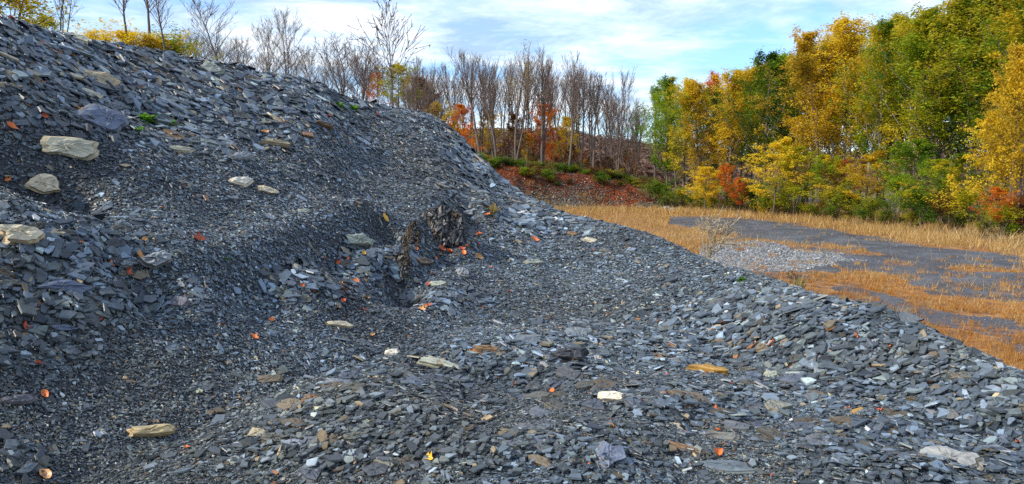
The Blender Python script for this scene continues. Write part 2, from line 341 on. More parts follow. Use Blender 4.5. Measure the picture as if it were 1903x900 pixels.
COARSE = [(110, 120, 330, 110), (420, 190, 230, 70), (80, 470, 150, 60), (120, 560, 170, 50), (560, 530, 90, 40), (880, 300, 60, 70), (1000, 400, 60, 40), (1450, 600, 190, 50), (1650, 690, 190, 70), (1830, 780, 130, 90),
          (720, 790, 200, 90), (600, 850, 190, 50), (900, 850, 150, 50), (1120, 850, 150, 60), (960, 690, 160, 40), (1250, 640, 200, 40), (1280, 760, 140, 40), (690, 490, 60, 30), (820, 560, 60, 20), (40, 860, 60, 40), (1700, 850, 200, 60), (80, 650, 90, 40), (300, 190, 160, 60)]
def coarse(x, y, z):
    px, py = proj(x, y, z); c = np.zeros_like(x)
    for a, b, ra, rb in COARSE: c = np.maximum(c, np.exp(-(((px - a) / ra) ** 2 + ((py - b) / rb) ** 2) * .9))
    return c * np.where((py > 670) & (px < 1430), .72, 1.0)
def tints(m, rng, warm=.08, x=None, y=None):
    v = np.exp(rng.normal(size=m) * .60) * .082
    c = np.stack([v * .74, v * 1.0, v * 1.30], 1)
    gz = rng.uniform(size=m) < .25; c[gz] *= np.array([1.08, 1.03, .84])
    k = rng.uniform(size=m) < warm; c[k] = np.stack([v[k] * 1.6, v[k] * 1.35, v[k] * .85], 1)
    k = rng.uniform(size=m) < .035; c[k] = c[k] * 2.2
    k = rng.uniform(size=m) < .004; c[k] = np.array([.30, .13, .035]) * rng.uniform(.5, 1.2, (k.sum(), 1))
    if x is not None: c *= (1 + .7 * fbm(x * .7, y * .7, 90, 4))[:, None]; wm = np.clip(1.6 * fbm(x * .45 + y * .2, y * .45, 95, 4), 0, .5)[:, None]; c = c * (1 + wm * np.array([[.30, .05, -.22]]))
    return np.clip(c, .008, .5)
rng = np.random.default_rng(7)
def scatter(m, rng, rmin=2.9):
    az = rng.uniform(R(-50), R(45), m); D = np.interp(az, dst_az, dst_v); u = rng.uniform(size=m)
    r = rmin * ((D + 1.5) / rmin) ** u * 1.0
    x, y = r * np.sin(az), r * np.cos(az); return x, y, heap_z(x, y), r
m = 660000
x, y, z, r = scatter(m, rng); cz = coarse(x, y, z); keep = rng.uniform(size=m) < np.clip(1.1 - cz * 1.1, .3, 1); x, y, z, r, cz = x[keep], y[keep], z[keep], r[keep], cz[keep]; m = len(x); n = heap_n(x, y)
L = .0040 * r ** .97 * np.exp(rng.normal(size=m) * .40); P = np.stack([x, y, z], 1) + n * (rng.uniform(.0, .016, m))[:, None]
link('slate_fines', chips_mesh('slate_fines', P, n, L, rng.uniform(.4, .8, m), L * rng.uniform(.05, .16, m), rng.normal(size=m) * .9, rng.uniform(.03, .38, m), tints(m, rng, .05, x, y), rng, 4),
     kind='stuff', label='finest compacted slate crumbs of the smooth slope', cat='slate crumbs')
m = 290000
x, y, z, r = scatter(m, rng); cz = coarse(x, y, z); n = heap_n(x, y)
L = .0056 * r ** .97 * np.exp(rng.normal(size=m) * .42) * (1 + .75 * cz); keep = rng.uniform(size=m) < .30 + 1.1 * cz; x, y, z, r, n, L, cz = x[keep], y[keep], z[keep], r[keep], n[keep], L[keep], cz[keep]; m = len(x)
P = np.stack([x, y, z], 1) + n * (rng.uniform(-.004, .014, m))[:, None]
sp = rng.normal(size=m) * .9 + rng.integers(0, 2, m) * math.pi
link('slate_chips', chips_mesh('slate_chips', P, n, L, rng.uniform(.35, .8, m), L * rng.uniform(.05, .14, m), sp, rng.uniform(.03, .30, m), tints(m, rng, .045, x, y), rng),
     kind='stuff', label='fine blue grey slate chips covering the whole heap', cat='slate chips')
m = 145000
x, y, z, r = scatter(m, rng); cz = coarse(x, y, z); keep = rng.uniform(size=m) < (cz ** 1.5 * .9 + .010)
x, y, z, r = x[keep], y[keep], z[keep], r[keep]; m = len(x); n = heap_n(x, y)
L = .0155 * r ** .92 * np.exp(rng.normal(size=m) * .40); L = np.minimum(L, .036 * r ** .9)
P = np.stack([x, y, z], 1) + n * rng.uniform(0, .05, m)[:, None] * (.4 + cz[keep])[:, None]
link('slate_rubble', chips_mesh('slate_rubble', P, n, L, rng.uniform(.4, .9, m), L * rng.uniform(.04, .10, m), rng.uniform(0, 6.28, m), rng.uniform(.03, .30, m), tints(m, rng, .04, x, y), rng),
     kind='stuff', label='coarser broken slate pieces heaped in the rougher parts of the slope', cat='slate rubble')

# ------------------------------------------------------------------ slabs and shards
def slab_mesh(seed, k=11, th=.14, layers=3, pts=None):
    rg = np.random.default_rng(seed); ang = np.sort((np.arange(k) + rg.uniform(-.42, .42, k)) * 2 * math.pi / k)
    rad = .5 * rg.uniform(.62, 1.15, k)
    sq = np.maximum(np.abs(np.cos(ang)), np.abs(np.sin(ang))); rad = rad / sq ** .5 * .92
    out = np.stack([np.cos(ang) * rad, np.sin(ang) * rad], 1)
    # subdivide the outline with small breaks
    o2 = []
    for i in range(k):
        a, b = out[i], out[(i + 1) % k]; o2.append(a)
        for f in (.33, .66): o2.append(a + (b - a) * f + rg.normal(size=2) * .018)
    out = np.array(o2); K = len(out); V = []; Fs = []; side = []
    tx, ty = rg.normal(size=2) * .12
    levels = []
    zs = np.linspace(-.5, .5, layers * 2)
    for li in range(layers):
        sc_ = 1 - .09 * li * rg.uniform(.4, 1.6); off = rg.normal(size=2) * .03; jit = rg.normal(size=(K, 1)) * .022
        for q in (0, 1):
            s2 = sc_ * (1 + jit) * (1.0 if q == 0 else .985); levels.append((out * s2 + off, zs[li * 2 + q] * th))
    for o, zz_ in levels:
        V.append(np.column_stack([o, np.full(K, zz_) + (tx * o[:, 0] + ty * o[:, 1]) * th * (zz_ / th + .5)]))
    V = [np.array(v) for v in V]; nl = len(V)
    top = V[-1]
    for s in (.72, .42, .16):
        rg_z = rg.normal(size=(K, 1)) * .10 * th; V.append(np.column_stack([top[:, :2] * s + rg.normal(size=(K, 2)) * .012, top[:, 2:] + rg_z + .08 * th]))
    allv = np.concatenate(V); nr = len(V)
    allv = np.concatenate([allv, [[0, 0, top[:, 2].mean() + .08 * th]]])
    i = np.arange(K); j = (i + 1) % K
    F4 = []; sd4 = []
    for l in range(nr - 1):
        F4.append(np.stack([l * K + i, l * K + j, (l + 1) * K + j, (l + 1) * K + i], 1)); sd4.append(np.full(K, 1.0 if l < nl - 1 else 0.0))
    F4 = np.concatenate(F4); F3 = np.stack([(nr - 1) * K + i, (nr - 1) * K + j, np.full(K, nr * K)], 1)
    loops = np.concatenate([F4.ravel(), F3.ravel()]); starts = np.concatenate([np.arange(len(F4)) * 4, len(F4) * 4 + np.arange(K) * 3])
    return np_mesh('slate_slab', allv, loops, starts, SLAB, {'side': ('Ff', np.concatenate(sd4 + [np.zeros(K)]))})
def place_slab(o, px, py, wpx, hpx, ang, lift=.35, lean=.0, th=None):
    p, d = hit(px, py); nrm = heap_n(p[:1], p[1:2], .15)[0]
    view = -ray(px, py); view /= np.linalg.norm(view)
    nrm = nrm + lean * (view - nrm); nrm /= np.linalg.norm(nrm)
    dist = math.sqrt(p[0] ** 2 + p[1] ** 2 + (p[2] - EYE) ** 2)
    Lw = wpx / FPX * dist; f = max(.22, abs(float(nrm @ view))); T = (th if th else .14) * Lw
    Bw = max(hpx / FPX * dist - T * .7, hpx / FPX * dist * .45) / f; Bw = min(Bw, Lw * 1.15)
    a = ang * math.pi / 180; right = np.array([1.0, 0, 0]); up = np.array([0, SP, CP])
    sdir = right * math.cos(a) - up * math.sin(a)
    # direction inside the slab plane that shows as sdir on screen
    vv = view; t_ = -(sdir @ nrm) / (vv @ nrm); ax = sdir + vv * np.clip(t_, -1.2, 1.2); ax -= nrm * (ax @ nrm); ax /= np.linalg.norm(ax); ay = np.cross(nrm, ax)
    sc = Matrix(((ax[0] * Lw, ay[0] * Bw, nrm[0] * Lw, p[0] + nrm[0] * T * lift), (ax[1] * Lw, ay[1] * Bw, nrm[1] * Lw, p[1] + nrm[1] * T * lift),
                 (ax[2] * Lw, ay[2] * Bw, nrm[2] * Lw, p[2] + nrm[2] * T * lift), (0, 0, 0, 1)))
    o.matrix_world = sc
TAN, CRM, PAL, BLU, DRK, BRN, RST, GRG, WHT, LGR, OCH = (.40, .34, .23), (.58, .51, .37), (.44, .42, .32), (.12, .15, .22), (.035, .04, .05), (.17, .105, .055), (.30, .13, .06), (.27, .30, .26), (.66, .62, .52), (.24, .265, .29), (.34, .20, .045)
HERO = [
 (168, 149, 82, 34, 12, TAN, .12, 'pitted tan slab leaning high on the left slope, above two smaller stones'),
 (167, 181, 42, 18, 8, PAL, .2, 'short tan-edged block just under the pitted tan slab'),
 (196, 230, 94, 44, 11, BLU, .2, 'thick blue grey slab with a tan front edge beside the small green plants'),
 (120, 279, 92, 40, -1, PAL, .14, 'broad pale flat-topped slab beside the dark hollow at the left edge'),
 (78, 345, 52, 36, 0, CRM, .3, 'squarish cream rock alone on the fine scree at left'),
 (90, 96, 60, 20, 22, RST, .16, 'narrow rusty brown slab near the top left ridge'),
 (13, 143, 44, 16, 15, TAN, .2, 'upper of two tan slabs cut by the left edge'),
 (14, 163, 44, 11, 4, TAN, .2, 'lower of two tan slabs cut by the left edge'),
 (32, 50, 46, 15, -3, BLU, .12, 'smooth dark blue slab right below the top left ridge'),
 (242, 127, 40, 12, 34, TAN, .12, 'thin tan sliver pointing steeply down the upper left slope'),
 (140, 74, 42, 12, 16, PAL, .2, 'flat stone on the ridge below the crooked little tree'),
 (300, 140, 44, 11, 22, BRN, .15, 'brown sliver slanting down below the yellow shrubs'),
 (392, 132, 46, 26, 5, GRG, .25, 'pale grey green block just under the ridge left of centre'),
 (394, 153, 36, 14, 14, PAL, .2, 'tan grey flat stone touching the foot of the pale grey green block'),
 (424, 159, 24, 14, 0, LGR, .2, 'small light grey stone right of the tan grey flat stone under the ridge'),
 (508, 189, 38, 20, 0, LGR, .15, 'light grey slab in the dark coarse scree below the bare twin trees'),
 (600, 236, 46, 10, 15, BRN, .25, 'long brown slate bar on the slope below two small green plants'),
 (510, 270, 64, 11, 8, TAN, .2, 'long pale tan bar lying across the middle of the slope'),
 (420, 267, 36, 14, 14, LGR, .15, 'grey slab just left of the long pale tan bar'),
 (446, 294, 56, 16, -12, LGR, .15, 'grey slab tipped up to the right below the long pale tan bar'),
 (332, 281, 56, 11, 8, PAL, .15, 'flat tan grey slab below the dark slanting slab'),
 (326, 255, 48, 13, 24, BRN, .14, 'dark slanting slab to the right of the small green plants'),
 (336, 206, 46, 12, 16, PAL, .14, 'flat grey tan slab upslope from the small green plants'),
 (398, 205, 40, 18, 5, BLU, .14, 'blue grey slab in the coarse scree at mid slope'),
 (447, 341, 64, 17, 0, WHT, .18, 'whitish layered slab, the left one of a broken pair'),
 (496, 357, 48, 13, 16, CRM, .18, 'cream layered slab, the right one of a broken pair'),
 (432, 370, 34, 9, 4, LGR, .15, 'thin grey slab just below the whitish layered slab'),
 (662, 451, 62, 24, 0, GRG, .22, 'pale greenish slab lying left of the dark eroded outcrop'),
 (292, 490, 50, 34, -12, LGR, .5, 'rounded light grey rock above a small dark pit'),
 (28, 445, 62, 40, 0, CRM, .45, 'cream and grey boulder on the coarse mound at the left edge'),
 (172, 456, 34, 18, 12, BLU, .25, 'blue grey stone with a tan end on the right of the coarse mound'),
 (563, 395, 27, 10, 0, GRG, .2, 'small pale stone alone on the fine scree above the outcrop'),
 (628, 606, 48, 13, 6, CRM, .22, 'cream sliver of stone low in the middle of the heap'),
 (285, 809, 78, 24, -3, (.46, .37, .21), .22, 'yellowish tan oval slab alone in the lower left foreground'),
 (728, 661, 38, 17, -6, WHT, .3, 'small whitish stone left of the long pointed slab'),
 (822, 682, 108, 19, 15, GRG, .14, 'long pointed grey slab with a pale edge in the centre foreground'),
 (905, 659, 84, 20, 4, BRN, .22, 'dark slab with an orange brown front edge right of the long pointed slab'),
 (1138, 747, 54, 25, 4, WHT, .35, 'cream white pointed rock in the right of centre foreground'),
 (595, 776, 30, 36, 70, GRG, .12, 'pale grey green triangular slab standing on edge'),
 (578, 750, 50, 20, -12, BRN, .25, 'dark brown slab standing behind the pale triangular slab'),
 (478, 808, 44, 22, -4, TAN, .2, 'tan slab stacked on others left of the pale triangular slab'),
 (535, 773, 38, 13, -5, GRG, .2, 'olive grey slab pointing at the pale triangular slab'),
 (1848, 850, 98, 34, 9, BLU, .06, 'large smooth blue grey slab near the bottom right corner'),
 (1768, 868, 98, 42, 12, (.25, .26, .26), .2, 'pale rough layered slab left of the large smooth blue grey slab'),
 (1075, 628, 62, 34, 0, (.15, .18, .20), .2, 'pale blue grey weathered block, the right one of two above a dark block'),
 (980, 637, 66, 26, 0, (.13, .16, .19), .14, 'pale blue grey flat slab, the left one of two above a dark block'),
 (1060, 672, 72, 34, 0, DRK, .35, 'dark grey block with angular faces right of the orange edged slab'),
 (1225, 668, 72, 18, 2, BRN, .12, 'flat brown tinted slab right of the dark angular block'),
 (1320, 694, 78, 15, 9, OCH, .2, 'ochre yellow rotten slab in the right foreground'),
 (1285, 748, 84, 28, 20, (.12, .10, .08), .18, 'layered brown grey slab dipping right below the ochre slab'),
 (1255, 795, 40, 16, 5, TAN, .12, 'plain tan chip slab below the layered brown grey slab'),
 (1275, 838, 66, 12, 18, BRN, .15, 'narrow brown bar near the bottom right of centre'),
 (1350, 872, 125, 30, 3, (.10, .13, .16), .10, 'wide flat blue grey slab at the bottom edge'),
 (1130, 856, 66, 52, -20, BLU, .3, 'big dark blue wedge shaped slab at the bottom centre'),
 (1570, 870, 74, 26, 14, (.13, .17, .20), .10, 'streaked light blue slab left of the pale rough layered slab'),
 (1436, 700, 26, 30, 80, GRG, .25, 'egg shaped green grey stone standing beside an orange leaf'),
 (1345, 724, 30, 16, 25, LGR, .1, 'smooth grey oval flake below the ochre slab'),
 (988, 489, 40, 10, 0, GRG, .18, 'pale flat stone alone on the scree right of the outcrop'),
 (1095, 449, 34, 10, 10, PAL, .2, 'grey green flat stone, the right one of a pair near the fine ridge'),
 (1065, 437, 26, 9, 12, BRN, .25, 'brownish flat stone, the left one of a pair near the fine ridge'),
 (870, 399, 26, 12, 0, LGR, .3, 'light stone just right of the top of the outcrop'),
 (858, 513, 30, 20, 0, LGR, .5, 'cube shaped grey stone below the outcrop'),
 (786, 489, 42, 14, 4, (.15, .12, .09), .25, 'brown grey slab just below the outcrop'),
 (815, 530, 34, 12, 0, GRG, .2, 'pale flake to the left of the cube shaped stone'),
 (822, 562, 24, 14, -10, GRG, .2, 'pale rounded flake beside a cluster of orange leaves below the outcrop'),
 (334, 566, 30, 20, 25, (.12, .12, .15), .3, 'purple grey triangular stone low on the left'),
 (115, 540, 78, 26, 3, BLU, .2, 'big blue grey slab on the lower side of the coarse left mound'),
 (140, 505, 64, 14, -22, LGR, .1, 'thin grey blade tipped across the coarse left mound'),
 (232, 495, 32, 18, 0, LGR, .4, 'knobbly grey stone left of the rounded light grey rock'),
 (1540, 455 + 130, 64, 9, 18, PAL, .15, 'thin pale plank of slate along the right hand ridge'),
 (1550, 650, 34, 20, 10, BLU, .15, 'broad blue grey flake on the right hand berm near its crest'),
 (1640, 735, 66, 20, 8, (.07, .08, .12), .1, 'big dark blue slab below the crest of the right hand berm'),
 (1600, 768, 40, 16, 15, OCH, .14, 'ochre slate flake in the lower right foreground'),
 (30, 748, 44, 18, -5, (.11, .11, .13), .25, 'purplish slab at the left edge of the foreground'),
 (120, 612, 50, 13, 4, BLU, .15, 'dark blue flat slab below the coarse left mound'),
]
for i, (px, py, wp, hp, an, c, th, lab) in enumerate(HERO):
    o = link('slate_slab', slab_mesh(100 + i, 7 + i % 4, th * .62, 3 if hp > 14 else 2), label=lab, cat='slate slab')
    o.color = c + (1,); place_slab(o, px, py, wp * 1.08, hp * 1.16, an, lift=.95 if hp > 22 else .65, lean=.40 if hp > 20 else .22, th=th * .62)
random.seed(5)
protos = [slab_mesh(900 + i, 7 + i % 4, .10 + .02 * (i % 4), 2) for i in range(12)]
ZONES = [((0, 230, 425, 600), 44, 30, 'slate shard among many alike on the coarse mound at the left edge'),
         ((10, 640, 90, 235), 62, 30, 'slate shard among many alike in the coarse scree under the upper ridge'),
         ((1330, 1890, 560, 830), 92, 32, 'blue grey slate shard among many alike on the right hand berm'),
         ((490, 1200, 690, 895), 62, 34, 'slate shard among many alike in the coarse rubble of the centre foreground'),
         ((490, 720, 480, 570), 16, 28, 'slate shard among many alike around the patch of orange leaves mid slope')]
for (x0, x1, y0, y1), cnt, wpx, lab in ZONES:
    done = 0
    while done < cnt:
        px, py = random.uniform(x0, x1), random.uniform(y0, y1)
        if py < np.interp(px, [a for a, b in SIL], [b for a, b in SIL]) + 8: continue
        if any(abs(px - h[0]) < h[2] * .6 and abs(py - h[1]) < h[3] * .8 for h in HERO): continue
        w_ = wpx * random.uniform(.75, 1.55) * (1 + .25 * (py > 700)); h_ = w_ * random.uniform(.3, .55); th = random.uniform(.08, .16)
        o = link('slate_shard', protos[random.randrange(12)], label=lab, cat='slate shard', group=lab.split(' among')[0] + 's' + lab.split('alike')[1])
        v = math.exp(random.gauss(0, .3)) * .085; o.color = random.choice([(v * .85, v, v * 1.25, 1), (v * .9, v, v * 1.15, 1), (v, v * 1.02, v * .9, 1), (v * .8, v, v * 1.4, 1), (v * 1.4, v * 1.15, v * .8, 1)])
        place_slab(o, px, py, w_, h_, random.uniform(-20, 30), lift=.8, lean=random.uniform(.05, .4), th=th); done += 1

# ------------------------------------------------------------------ eroded outcrop in the slope
def rock_blob(seed, sx, sy, sz, n=40, amp=.28, streak=3.0):
    u = np.linspace(0, 2 * math.pi, n, endpoint=False); v = np.linspace(.02, math.pi * .98, n // 2); U, W = np.meshgrid(u, v)
    q = 1 + amp * (fbm(np.cos(U) * streak + 5, np.sin(U) * streak + W * .9, seed, 4)) + .12 * np.round(2.5 * fbm(np.cos(U) * 5, np.sin(U) * 5 + W * 2, seed + 3, 2)) / 2
    X = np.stack([np.cos(U) * np.sin(W) ** .6 * q * sx, np.sin(U) * np.sin(W) ** .6 * q * sy, np.cos(W) * q * sz], -1).reshape(-1, 3)
    i = (np.arange(len(v) - 1)[:, None] * n + np.arange(n)[None]).ravel(); j = (np.arange(len(v) - 1)[:, None] * n + (np.arange(n)[None] + 1) % n).ravel()
    return X, np.stack([i, i + n, j + n, j], 1)
m_out, t, b = newmat('eroded_brown_rock'); v_ = objtc(t); mp = N(t, 'ShaderNodeMapping'); mp.inputs['Scale'].default_value = (1, 1, .3); t.links.new(v_, mp.inputs[0])
nn_ = noise(t, mp.outputs[0], 9, 7, .7, .5); t.links.new(ramp(t, nn_.outputs[0], [(.36, (.012, .012, .014)), (.52, (.035, .026, .016)), (.70, (.13, .08, .03))]).outputs[0], b.inputs['Base Color'])
b.inputs['Roughness'].default_value = .8; bump(t, b, nn_.outputs[0], 1, .08)
def outcrop(px, py, wpx, hpx, seed, lab, name='rock_outcrop', depth=.35):
    rg_ = np.random.default_rng(seed); p, d = hit(px, py + hpx * .40); sx, sz = wpx / FPX * d * .5, hpx / FPX * d * 1.1
    c = int(11 * wpx * hpx / 100) + 60; u_ = rg_.uniform(-1, 1, c); hh = rg_.uniform(0, 1, c) * (1 - .45 * np.abs(u_) ** 2.2)
    pos = np.stack([u_ * sx, .50 * sz * hh - .03 + .5 * depth * fbm(u_ * 3.5, hh * 1.2, seed, 3) - .35 * depth * (1 - u_ ** 2) + rg_.uniform(0, .03, c), hh * sz - .03], 1); nrm = np.stack([.5 * vn(u_ * 4, hh * 2, seed + 1), -1 + 0 * u_, .38 + 0 * u_], 1)
    v_ = np.exp(rg_.normal(size=c) * .35); br_ = (vn(u_ * 3.1, hh * .8, seed + 5) > -.05)[:, None]
    tn = np.where(br_, v_[:, None] * np.array([[.052, .034, .016]]), v_[:, None] * np.array([[.024, .026, .030]]))
    me = chips_mesh(name, pos, nrm, rg_.uniform(.05, .15, c) * sz, rg_.uniform(1.0, 2.8, c), rg_.uniform(.05, .14, c) * sz, rg_.normal(size=c) * .5, np.full(c, .38), tn, rg_, 5)
    return link(name, me, loc=p, label=lab, cat='rock outcrop')
outcrop(822, 424, 84, 62, 11, 'large dark brown crumbling outcrop sticking out of the scree', depth=.26)
outcrop(768, 436, 26, 40, 12, 'small brown column of rock joined to the left of the large outcrop', depth=.12)
outcrop(748, 490, 14, 70, 13, 'thin dark rock rib standing in the crack below the outcrop', depth=.06)

# ------------------------------------------------------------------ fallen leaves
def leaf_mesh(seed, lobes=False):
    rg = np.random.default_rng(seed); n = 9; t_ = np.linspace(0, 1, n); wd = .30 * np.sin(math.pi * t_ ** .8) ** .8
    if lobes: wd = wd * (1 + .5 * np.sin(t_ * 16))
    cu = rg.uniform(.2, .9); V = []
    for s in (-1, -.5, 0, .5, 1):
        V.append(np.column_stack([t_ - .5, s * wd, cu * (t_ - .5) ** 2 + .55 * (s * wd) ** 2 * 4 * rg.uniform(.6, 1.3) + .03 * rg.normal(size=n)]))
    V = np.concatenate(V); F = [(a * n + i, a * n + i + 1, (a + 1) * n + i + 1, (a + 1) * n + i) for a in range(4) for i in range(n - 1)]
    return uni('fallen_leaf', V, F, None, smooth_=True)
def mat_dead(name, c):
    m, t, b = newmat(name); n = noise(t, objtc(t), 5, 4); t.links.new(mixc(t, 1.0, c, ramp(t, n.outputs[0], [(.3, (.6,)*3), (.7, (1.3,)*3)]).outputs[0], 'MULTIPLY'), b.inputs['Base Color']); b.inputs['Roughness'].default_value = .5; return m
LM = [mat_dead('dead_leaf_orange', (.58, .15, .03)), mat_dead('dead_leaf_red', (.40, .075, .025)), mat_dead('dead_leaf_tan', (.50, .26, .10)), mat_dead('dead_leaf_yellow', (.62, .36, .03))]
lp = []
for i in range(8):
    for k in range(4):
        me = leaf_mesh(i, i % 3 == 0); me.materials.append(LM[k]); lp.append(me)
def fallen(px, py, s, k, lab, group=None):
    p, d = hit(px, py); o = link('fallen_leaf', lp[random.randrange(8) * 4 + k], label=lab, cat='fallen leaf', group=group)
    L_ = s / FPX * d * (1.2 if s < 15 else 1.0); nrm = Vector(heap_n(p[:1], p[1:2])[0]); q = nrm.to_track_quat('Z', 'Y').to_matrix().to_4x4()
    o.matrix_world = Matrix.Translation(Vector(p) + nrm * L_ * .28) @ q @ Matrix.Rotation(random.uniform(0, 6.28), 4, 'Z') @ Matrix.Rotation(random.uniform(-.5, .7), 4, 'X') @ Matrix.Scale(L_, 4)
for px, py, s, k, lab in [
    (80, 890, 26, 2, 'curled pale orange leaf at the bottom left corner'), (555, 800, 18, 0, 'bright orange leaf below the pale triangular slab'),
    (1133, 800, 26, 2, 'yellow orange leaf lying open below the cream white rock'), (1333, 848, 26, 0, 'thick curled orange leaf near the bottom right of centre'),
    (1028, 731, 14, 0, 'round orange leaf left of the cream white rock'), (960, 719, 13, 1, 'small red leaf below the orange edged slab'),
    (678, 477, 14, 3, 'single yellow leaf just below the pale greenish slab'), (712, 408, 20, 3, 'yellow brown leaf above the dark crack beside the outcrop'),
    (1438, 643, 20, 0, 'mushroom shaped orange leaf on the right hand berm'), (1659, 701, 20, 0, 'upright orange leaf on the crest side of the right hand berm'),
    (1734, 716, 22, 0, 'broad orange leaf hanging on the slope of the right hand berm'), (1816, 866, 22, 0, 'upright orange leaf beside the large smooth blue grey slab'),
    (800, 858, 24, 3, 'ochre leaf standing in the bottom centre rubble'), (268, 448 , 10, 2, 'tiny tan leaf on the plain scree left of centre'),
    (366, 450, 24, 1, 'long rust red leaf on the fine scree left of centre')]: fallen(px, py, s, k, lab)
ml = [(random.uniform(1100, 1880), random.uniform(600, 880)) for _ in range(34)] + [(1716, 769), (1718, 669), (1747, 737), (1750, 778), (1796, 811), (1822, 878), (1890, 827), (1854, 751), (1776, 664), (1823, 671), (1512, 600), (1581, 847), (1532, 847), (1638, 851),
      (1674, 854), (1696, 816), (1663, 816), (1612, 813), (1632, 767), (1436, 887), (1607, 880), (1743, 887), (1405, 643), (1421, 646), (1310, 698), (1350, 703), (1170, 625), (1195, 638), (1275, 636), (1130, 641),
      (1109, 670), (1345, 605), (1240, 700), (1363, 718), (1460, 735), (1140, 818), (1075, 808), (1000, 868), (957, 615), (1165, 608), (1095, 870), (1300, 650), (1385, 600), (1480, 650), (1560, 690), (1900, 800)]
for px, py in ml:
  if py > np.interp(px, [a for a, b in SIL], [b for a, b in SIL]) + 10: fallen(px, py, random.uniform(6, 14), random.choice([0, 0, 1, 1, 2]), 'small orange leaf scattered among others over the right half of the heap', 'leaves over the right half of the heap')
ml = [(random.gauss(640, 50), random.gauss(520, 30)) for _ in range(14)] + [(random.gauss(850, 50), random.gauss(470, 18)) for _ in range(12)] + [(628, 480), (643, 485), (625, 489), (642, 525), (633, 537), (640, 542), (568, 540), (582, 543), (552, 547), (525, 562), (627, 573), (505, 598), (788, 575), (796, 573), (784, 579), (798, 533), (858, 467), (890, 440), (888, 455), (808, 483),
      (850, 458), (945, 545), (835, 470), (470, 630), (992, 450), (905, 404)]
for px, py in ml: fallen(px, py, random.uniform(7, 16), random.choice([0, 0, 1, 1, 2]), 'orange red leaf caught among others in the middle of the slope around the outcrop', 'leaves around the outcrop')
ml = [(83, 737), (69, 679), (43, 610), (348, 838), (185, 595), (200, 492), (235, 507), (95, 543), (60, 495), (12, 335), (20, 240), (140, 205), (145, 208), (113, 165), (82, 219), (76, 128), (257, 170), (412, 225), (524, 232), (60, 215), (20, 497), (38, 600), (290, 145), (150, 455), (75, 160), (700, 215), (610, 220), (1470 - 900, 225), (20, 40), (490, 250)]
for px, py in ml: fallen(px, py, random.uniform(8, 15), random.choice([0, 0, 1, 1, 2]), 'orange red leaf scattered among others over the left part of the heap', 'leaves over the left part of the heap')

# ------------------------------------------------------------------ skeletons of trees
def tubes(name, S, k, mat):
    S = np.asarray(S, float); p0, p1, r0, r1 = S[:, 0:3], S[:, 3:6], S[:, 6], S[:, 7]
    d = p1 - p0; d /= np.maximum(np.linalg.norm(d, axis=1, keepdims=True), 1e-6)
    h = np.where(np.abs(d[:, 2:3]) > .9, [[1.0, 0, 0]], [[0, 0, 1.0]]); a = np.cross(d, h); a /= np.linalg.norm(a, axis=1, keepdims=True); b = np.cross(d, a)
    t_ = np.arange(k) * 2 * math.pi / k; ring = np.cos(t_)[None, :, None] * a[:, None] + np.sin(t_)[None, :, None] * b[:, None]
    V = np.concatenate([p0[:, None] + ring * r0[:, None, None], p1[:, None] + ring * r1[:, None, None]], 1).reshape(-1, 3)
    i = np.arange(k); q = np.stack([i, (i + 1) % k, (i + 1) % k + k, i + k], 1); F = (np.arange(len(S))[:, None, None] * 2 * k + q[None]).reshape(-1, 4)
    return uni(name, V, F, mat, smooth_=True)
def polyline(rg, p, d, L, n, r0, r1, wander, up, segs):
    pts = [p]; st = L / n
    for i in range(n):
        d = d + rg.normal(size=3) * wander + np.array([0, 0, up]); d = d / np.linalg.norm(d); q = p + d * st
        ra, rb = r0 + (r1 - r0) * i / n, r0 + (r1 - r0) * (i + 1) / n
        segs.append((*p, *q, ra, rb)); p = q; pts.append(p)
    return np.array(pts), d
